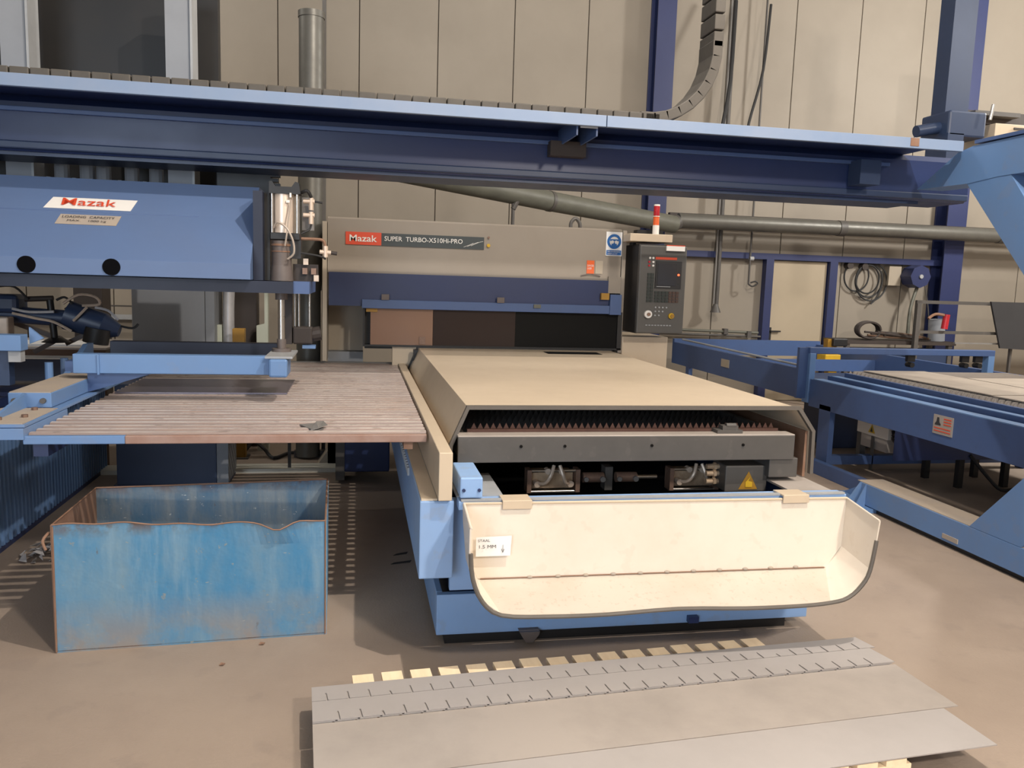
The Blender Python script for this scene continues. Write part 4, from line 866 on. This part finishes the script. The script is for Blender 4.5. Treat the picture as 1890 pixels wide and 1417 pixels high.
# offcuts on table
oc = G().poly3([(-0.27, 3.98, 0.926), (-0.19, 3.83, 0.924), (-0.15, 3.87, 0.925), (-0.20, 4.01, 0.927)], 0.003).poly3([(-0.21, 3.83, 0.926), (-0.175, 3.83, 0.935), (-0.135, 3.90, 0.938), (-0.16, 4.02, 0.936), (-0.19, 3.96, 0.945)], 0.003)
oc.build('steel_offcut', 'grey', label='bent grey steel offcut lying at the front of the slat table', cat='offcut')
G().box(-1.37, -0.41, 4.98, 5.62, 0.926, 0.934).build('steel_sheet', mat('violet_tinted_sheet', (0.20, 0.18, 0.22), 0.3, metal=0.6, dirt=0.5, dcol=(0.3, 0.25, 0.26), scale=5, stretch=(1, 6, 6)), label='flat steel sheet lying on the slat table under the lifting frame', cat='sheet')

# support column and cabinet behind the table
scn = root('support_column', (-1.38, 6.6, 0), 'dark blue grey square column under the slat table behind the scrap bin', 'column')
part('column_body', 'navy', scn, (-1.78, -1.06, 6.46, 6.95, 0.0, 0.78), bev=0.004)
part('column_side', 'cab', scn, (-1.06, -0.975, 6.47, 6.9, 0.0, 0.78))
part('column_base', 'navy', scn, (-1.80, -0.97, 6.44, 6.97, 0.0, 0.012))
cg = root('grey_cabinet', (-1.35, 7.5, 0), 'tall plain grey cabinet behind the slat table under the loader', 'cabinet')
part('cabinet_body', 'cab', cg, (-1.92, -1.32, 7.55, 8.0, 0.0, 1.9), bev=0.005); part('cabinet_side', 'cab', cg, (-1.315, -1.24, 7.56, 8.0, 0.0, 1.9))
yp = root('yellow_post', (-1.02, 7.4, 0), 'ochre yellow guard post standing behind the slat table', 'post')
part('post', 'ochre', yp, (-1.065, -0.965, 7.38, 7.48, 0.0, 1.15), bev=0.004); part('base_plate', 'dgrey', yp, (-1.12, -0.94, 7.34, 7.52, 0, 0.01))
G().tube([(-1.14, 7.7, 0.9), (-1.14, 7.7, 1.3), (-1.13, 7.7, 1.6), (-1.14, 7.7, 2.0)], 0.05, 12).build('foil_hose', 'foil', label='crinkled silver foil hose hanging left of the yellow post', cat='hose', smooth=True)
G().box(-1.28, -1.20, 7.7, 7.8, 0, 1.16).build('pale_box', 'offgrn', label='pale green narrow box left of the yellow post top', cat='box')
G().prism([(-0.90, 1.16), (-0.80, 1.16), (-0.80, 1.5), (-0.83, 1.5), (-0.83, 1.18)], 'Y', 7.7, 7.8).box(-0.90, -0.80, 7.7, 7.8, 0, 1.16).build('pale_box', 'offgrn', label='pale green stepped box between yellow post and chrome rod', cat='box')
G().box(-1.15, -0.92, 7.9, 8.1, 0, 1.6).build('dark_cabinet', 'dbrown', label='dark narrow cabinet behind the yellow post', cat='cabinet')
# corrugated blue guard lower left
cgp = root('corrugated_guard', (-2.1, 5.4, 0), 'deep blue corrugated metal guard at the lower left edge', 'guard')
pts = []
y = 3.4; k = 0
while y < 7.0:
    pts += [(-2.03 + 0.0, y), (-2.00, y + 0.008), (-2.00, y + 0.03), (-2.03, y + 0.038)]; y += 0.055
pts += [(-2.06, 7.0), (-2.06, 3.4)]
G().prism(pts, 'Z', 0.03, 0.84).build('ribbed_panel', 'blue', cgp)
part('top_rail', 'dblue', cgp, (-2.2, -1.98, 3.4, 6.9, 0.84, 0.89)); part('floor_sill', 'dblue', cgp, (-2.2, -2.0, 3.4, 7.0, 0, 0.03))
# steel strip on the floor
G().prism([(-2.2, 0.0), (-2.2, 0.035), (-0.17, 0.035), (-0.09, 0.0)], 'Y', 6.82, 7.02).build('floor_strip', 'kerb', label='pale metal strip lying on the floor behind the scrap bin', cat='strip')
G().box(-0.55, 0.2, 7.4, 7.46, 0.0, 0.06).build('floor_bar', 'dbrown', label='dark low bar on the floor beyond the pale metal strip', cat='bar')
G().tube([(-1.0, 7.55, 0.02), (-0.92, 7.6, 0.1), (-0.82, 7.5, 0.06), (-0.72, 7.3, 0.02), (-0.6, 7.5, 0.02), (-0.45, 7.5, 0.02)], 0.016).build('floor_cable', 'rubber', label='black cable on the floor at the foot of the yellow post', cat='cable')
bt = root('rear_housing', (0.0, 7.3, 0), 'beige angled machine housing on the floor behind the slat table', 'housing')
G().prism([(-0.33, 0.0), (-0.12, 0.30), (-0.02, 0.30), (-0.02, 0.0)], 'Y', 7.1, 7.35).build('sloped_box', 'tan', bt)
G().tube([(-0.4, 7.2, 0.32), (-0.25, 7.15, 0.36), (-0.12, 7.15, 0.33), (-0.02, 7.15, 0.36)], 0.02).build('hose', 'rubber', bt)

# ------------------------------------------------------------ left background
G().box(-2.84, -2.57, 9.0, 9.3, 0, 6.5).build('brown_pillar', 'dbrown', label='dark brown pillar behind the black gripper at left', cat='pillar')
G().box(-3.2, -1.95, 10.2, 10.3, 1.19, 1.205).box(-2.2, -2.17, 10.2, 10.23, 1.2, 1.32).build('wall_ledge', 'dgrey', label='thin grey ledge on the wall left of the grey cabinet', cat='ledge')
G().box(-9, -1.6, 10.9, 10.98, 1.0, 1.06).build('trim_3', 'lgrey', kind='structure')
gp = root('gripper_head', (-1.95, 5.9, 1.15), 'black robot gripper head with cables behind the lifting frame at left', 'gripper')
G().cyl((-2.6, 5.9, 1.335), (-1.85, 5.9, 1.295), 0.055, 20).build('arm_tube', 'navy', gp, smooth=True)
G().cyl((-1.9, 5.9, 1.32), (-1.68, 5.9, 1.25), 0.10, 22, 0.09).cyl((-1.68, 5.9, 1.25), (-1.58, 5.9, 1.22), 0.09, 22, 0.04).build('motor_body', 'navy', gp, smooth=True)
G().cyl((-1.72, 5.85, 1.14), (-1.70, 5.85, 1.24), 0.08, 18).build('lower_motor', 'black', gp, smooth=True)
G().cyl((-1.98, 5.88, 1.16), (-2.0, 5.88, 1.42), 0.022, 12).build('handle_post', 'black', gp, smooth=True)
G().cyl((-2.15, 5.88, 1.42), (-1.98, 5.88, 1.43), 0.018, 12).build('handle', 'dbrown', gp, smooth=True)
G().cyl((-1.97, 5.88, 1.14), (-1.97, 5.88, 1.17), 0.09, 18, 0.04).build('round_foot', 'black', gp, smooth=True)
G().box(-2.4, -2.17, 5.8, 6.0, 1.33, 1.45, bev=0.03).build('joint_block', 'navy', gp)
G().box(-2.4, -2.19, 5.7, 5.8, 1.19, 1.31, bev=0.01).build('pale_bracket', 'fit', gp)
for k, P_ in enumerate([[(-2.2, 5.8, 1.33), (-2.05, 5.78, 1.30), (-1.95, 5.78, 1.28), (-1.85, 5.8, 1.22)], [(-1.9, 5.82, 1.40), (-1.8, 5.8, 1.46), (-1.7, 5.8, 1.45), (-1.68, 5.82, 1.40), (-1.78, 5.8, 1.39)],
                        [(-1.75, 5.8, 1.38), (-1.8, 5.78, 1.32), (-1.83, 5.78, 1.29)], [(-2.2, 5.8, 1.36), (-2.1, 5.8, 1.34), (-1.95, 5.8, 1.345)], [(-1.7, 5.8, 1.38), (-1.62, 5.8, 1.36), (-1.56, 5.8, 1.30)]]):
    G().tube(P_, 0.009, 6).build('cable', 'fit' if k in (0, 1, 2) else 'foil', gp, smooth=True)
for P_ in ([(-1.95, 5.85, 1.42), (-1.9, 5.85, 1.44), (-1.86, 5.85, 1.40), (-1.9, 5.85, 1.36)], [(-2.3, 5.85, 1.5), (-2.2, 5.85, 1.5), (-2.12, 5.85, 1.42)], [(-1.6, 5.9, 1.26), (-1.5, 5.9, 1.24), (-1.46, 5.9, 1.27)]):
    G().tube(P_, 0.008, 6).build('cable', 'rubber', gp, smooth=True)
for a, b in (((-2.3, 6.0, 1.27), (-1.98, 6.0, 1.15)), ((-1.7, 6.0, 1.25), (-1.95, 6.0, 1.12)), ((-2.15, 6.0, 1.06), (-1.98, 6.0, 1.16))):
    G().tube([a, b], 0.022, 4, 0).build('strut', 'bellow', gp)
be = root('rusty_work_table', (-2.6, 7.2, 0), 'rusty brown steel work table behind the gripper at left', 'table')
part('table_top', 'sheet2', be, (-4.5, -1.98, 7.0, 7.9, 0.985, 1.0)); part('table_apron', 'brown', be, (-4.5, -1.98, 6.98, 7.0, 0.86, 0.985))
for x in (-4.4, -2.75, -2.1): part('leg', 'brown', be, (x, x + 0.09, 7.02, 7.1, 0, 0.86))
G().box(-3.1, -2.2, 7.1, 7.5, 1.0, 1.015).build('white_sheet', 'paper', label='white sheet lying on the rusty work table at left', cat='sheet')
bl = root('left_bracket_arm', (-2.0, 4.75, 1.0), 'short light blue bracket arm entering at the left edge', 'bracket')
part('bracket_bar', 'blue', bl, (-2.4, -1.75, 4.70, 4.8, 1.19, 1.275), bev=0.004); part('bracket_block', 'lgrey', bl, (-1.82, -1.76, 4.72, 4.78, 1.13, 1.19)); part('bracket_lower', 'navy', bl, (-2.4, -1.83, 4.75, 4.82, 1.0, 1.19))
G().prism([(-1.75, 1.275), (-1.75, 1.22), (-1.68, 1.25), (-1.75, 1.31)], 'Y', 4.82, 4.84).build('bracket_tip', 'blue', bl)

# ============================================================ BLUE SCRAP BIN
bn = root('scrap_bin', (-0.7, 3.95, 0), 'battered open blue steel scrap bin on the floor at left', 'bin')
def plate(pts, name, m, th=0.006): return G().poly3(pts, th).build(name, m, bn)
fl, frr = (-1.255, 3.605), (-0.135, 3.662)
bl_, brr = (-1.285, 4.30), (-0.150, 4.33)
n = 40; top = []
for i in range(n + 1):
    t = i / n; x = fl[0] + (frr[0] - fl[0]) * t; y = fl[1] + (frr[1] - fl[1]) * t
    z = 0.566 - 0.026 * t + 0.006 * math.sin(t * 9) + 0.004 * math.sin(t * 31)
    d = math.exp(-((t - 0.82) / 0.055) ** 2)
    z -= 0.035 * d; y -= 0.03 * d
    if t > 0.6 and t < 0.95: y -= 0.006 * math.sin((t - .6) * 9)
    top.append((x, y, z))
g = G(); T = [g.b.verts.new(p) for p in top]
mid = [g.b.verts.new((fl[0] + (frr[0] - fl[0]) * i / n, fl[1] + (frr[1] - fl[1]) * i / n, 0.44)) for i in range(n + 1)]
low = [g.b.verts.new((fl[0] + (frr[0] - fl[0]) * i / n, fl[1] + (frr[1] - fl[1]) * i / n, 0.0)) for i in range(n + 1)]
for i in range(n):
    g.b.faces.new((T[i], T[i + 1], mid[i + 1], mid[i])); g.b.faces.new((mid[i], mid[i + 1], low[i + 1], low[i]))
bmesh.ops.solidify(g.b, geom=list(g.b.faces), thickness=0.005)
fp = g.build('front_wall', 'bin', bn)
G().tube([(p[0], p[1] - 0.001, p[2]) for p in top], 0.0035, 5, 0).build('torn_rim', 'rust', bn)
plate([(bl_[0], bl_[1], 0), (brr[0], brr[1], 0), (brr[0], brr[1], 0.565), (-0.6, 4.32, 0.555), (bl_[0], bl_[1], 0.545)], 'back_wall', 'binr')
plate([(fl[0], fl[1], 0), (bl_[0], bl_[1], 0), (bl_[0], bl_[1], 0.545), (fl[0], fl[1], 0.566)], 'left_wall', 'rust')
plate([(frr[0], frr[1], 0), (brr[0], brr[1], 0), (brr[0], brr[1], 0.565), (frr[0], frr[1], 0.54)][::-1], 'right_wall', 'bin')
G().tube([(brr[0], brr[1], 0.565), (frr[0], frr[1], 0.54)], 0.005).tube([(bl_[0], bl_[1], 0.545), (-0.6, 4.32, 0.555), (brr[0], brr[1], 0.565)], 0.004).tube([(bl_[0], bl_[1], 0.545), (fl[0], fl[1], 0.566)], 0.004).build('bin_rim', 'rust', bn)
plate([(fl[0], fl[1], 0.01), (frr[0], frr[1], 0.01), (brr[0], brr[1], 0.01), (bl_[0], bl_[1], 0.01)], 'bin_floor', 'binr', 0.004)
G().tube([(fl[0], fl[1] - .002, 0.004), (fl[0] + .002, fl[1], 0.56)], 0.004).build('weld_edge', 'rust', bn)
G().tube([(frr[0], frr[1] - .002, 0.004), (frr[0], frr[1] - .002, 0.54)], 0.004).build('weld_edge', 'rust', bn)
G().tube([(-1.272, 3.62, 0.53), (-1.29, 3.6, 0.50), (-1.28, 3.6, 0.46)], 0.006).build('torn_flap', 'rust', bn)
g = G()
for k in range(36):
    x = random.uniform(-1.86, -1.68); y = random.uniform(4.75, 5.02)
    s_ = random.uniform(0.02, 0.06); g.poly3([(x, y, random.uniform(0.005, 0.05)), (x + s_, y + random.uniform(-.03, .03), random.uniform(0.01, 0.06)), (x + s_ * .4, y + s_, random.uniform(0.005, 0.05))], 0.001)
g.build('crumpled_plastic', 'foil', label='crumpled clear plastic on the floor left of the blue bin', cat='plastic')

# ============================================================ PALLET WITH SHEETS (bottom)
pa = root('wooden_pallet', (1.2, 2.6, 0), 'pale wooden pallet with plank ends showing behind the grey steel strips', 'pallet')
A0 = math.radians(3.8); O0 = Vector((0.34, 3.0, 0)); U0 = Vector((math.cos(A0), math.sin(A0), 0)); V0 = Vector((math.sin(A0), -math.cos(A0), 0))
def loc(u, v, z): p = O0 + U0 * u + V0 * v; return (p.x, p.y, z)
def lplate(g, u0, u1, v0, v1, z0, z1, skew=0):
    P0 = [loc(u0, v0, z0), loc(u1, v0, z0), loc(u1, v1, z0), loc(u0, v1, z0)]
    A = [g.b.verts.new(p) for p in P0]; B = [g.b.verts.new((p[0], p[1], z1)) for p in P0]
    for i in range(4): g.b.faces.new((A[i], A[(i + 1) % 4], B[(i + 1) % 4], B[i]))
    g.b.faces.new(A); g.b.faces.new(B); return g
for k in range(16):
    u0 = -0.35 + k * 0.113
    off = random.uniform(-0.008, 0.008)
    lplate(G(), u0 + 0.005, u0 + 0.085, -0.085 + off, 0.85, 0.078, 0.098).build('plank', 'wood', pa)
for v in (0.02, 0.40, 0.76): lplate(G(), -0.35, 1.45, v, v + 0.09, 0.0, 0.078).build('bearer', 'wood', pa)
def comb(name, u0, u1, v0, v1, z, m, label, dirn, n=24, sl_=0.052, ph=0.0, wide=None):
    pts = [(u0, v0), (u1, v0)]
    edge = v1 if dirn > 0 else v0
    if dirn > 0:
        pts = [(u0, v0), (u1, v0), (u1 + 0.02, v1)]
        x = u1 - 0.055 - ph; c = 0
        while x > u0 + 0.05:
            L_ = sl_ * (1.0 if c % 7 != 5 else 0.5)
            pts += [(x, v1), (x - 0.004, v1 - L_), (x - 0.010, v1 - L_), (x - 0.008, v1)]
            x -= 0.0775; c += 1
        pts += [(u0, v1)]
    else:
        pts = [(u0, v0), (u1, v0), (u1, v1), (u0, v1)]
    g = G()
    P3 = [loc(u, v, z) for u, v in pts]
    T_ = [g.b.verts.new(p) for p in P3]; B_ = [g.b.verts.new((p[0], p[1], z - 0.004)) for p in P3]
    for i in range(len(P3)): g.b.faces.new((T_[i], T_[(i + 1) % len(P3)], B_[(i + 1) % len(P3)], B_[i]))
    f1 = g.b.faces.new(T_); f2 = g.b.faces.new(B_)
    bmesh.ops.triangulate(g.b, faces=[f1, f2], ngon_method='EAR_CLIP')
    return g.build(name, m, label=label, cat='steel strip', group='notched steel strips on the pallet')
for i_ in range(3):
    comb('notched_strip', -0.5, 1.80 + 0.03 * i_, 0.0 + 0.008 * i_, 0.12, 0.104 + 0.005 * i_, 'sheet', ['notched grey steel strip, bottom of the rear stack on pallet', 'notched grey steel strip, middle of the rear stack on pallet', 'notched grey steel strip, top of the rear stack on pallet'][i_], 1)
for i_ in range(3):
    comb('notched_strip', -0.5, 1.83 + 0.01 * i_, 0.124, 0.255, 0.104 + 0.005 * i_, 'sheet', ['notched grey steel strip, bottom of the second stack on pallet', 'notched grey steel strip, middle of the second stack on pallet', 'notched grey steel strip, top of the second stack on pallet'][i_], 1, ph=0.03)
g = lplate(G(), -0.5, 1.87, 0.259, 0.60, 0.100, 0.104); g.build('blank_sheet', 'sheet2', label='plain pale steel sheet in front of the notched strips on pallet', cat='steel sheet')
g = lplate(G(), -0.5, 1.80, 0.604, 0.85, 0.100, 0.104); g.build('blank_sheet', 'sheet', label='darker grey steel sheet at the front of the pallet', cat='steel sheet')
# floor debris
for (x, y, s_, lab) in ((-0.42, 3.58, 0.02, 'small tan wood chip on the floor below the blue bin'), (-0.56, 3.40, 0.018, 'tan leaf scrap on the floor in front of the blue bin')):
    G().poly3([(x, y, 0.004), (x + s_, y - 0.006, 0.008), (x + s_ * 1.3, y + 0.012, 0.006), (x + 0.3 * s_, y + 0.015, 0.01)], 0.002).build('wood_chip', 'rust', label=lab, cat='debris')
for (x, y, a, lab) in ((0.22, 4.70, 0.08, 'thin black rubber scrap on the floor beside the machine, rear one'), (0.20, 4.55, 0.11, 'curved black rubber scrap on the floor beside the machine, front one')):
    G().poly3([(x, y, 0.004), (x + a, y + 0.02, 0.006), (x + a * 1.1, y + 0.05, 0.006), (x + 0.02, y + 0.02, 0.006)], 0.003).build('rubber_scrap', 'rubber', label=lab, cat='debris')
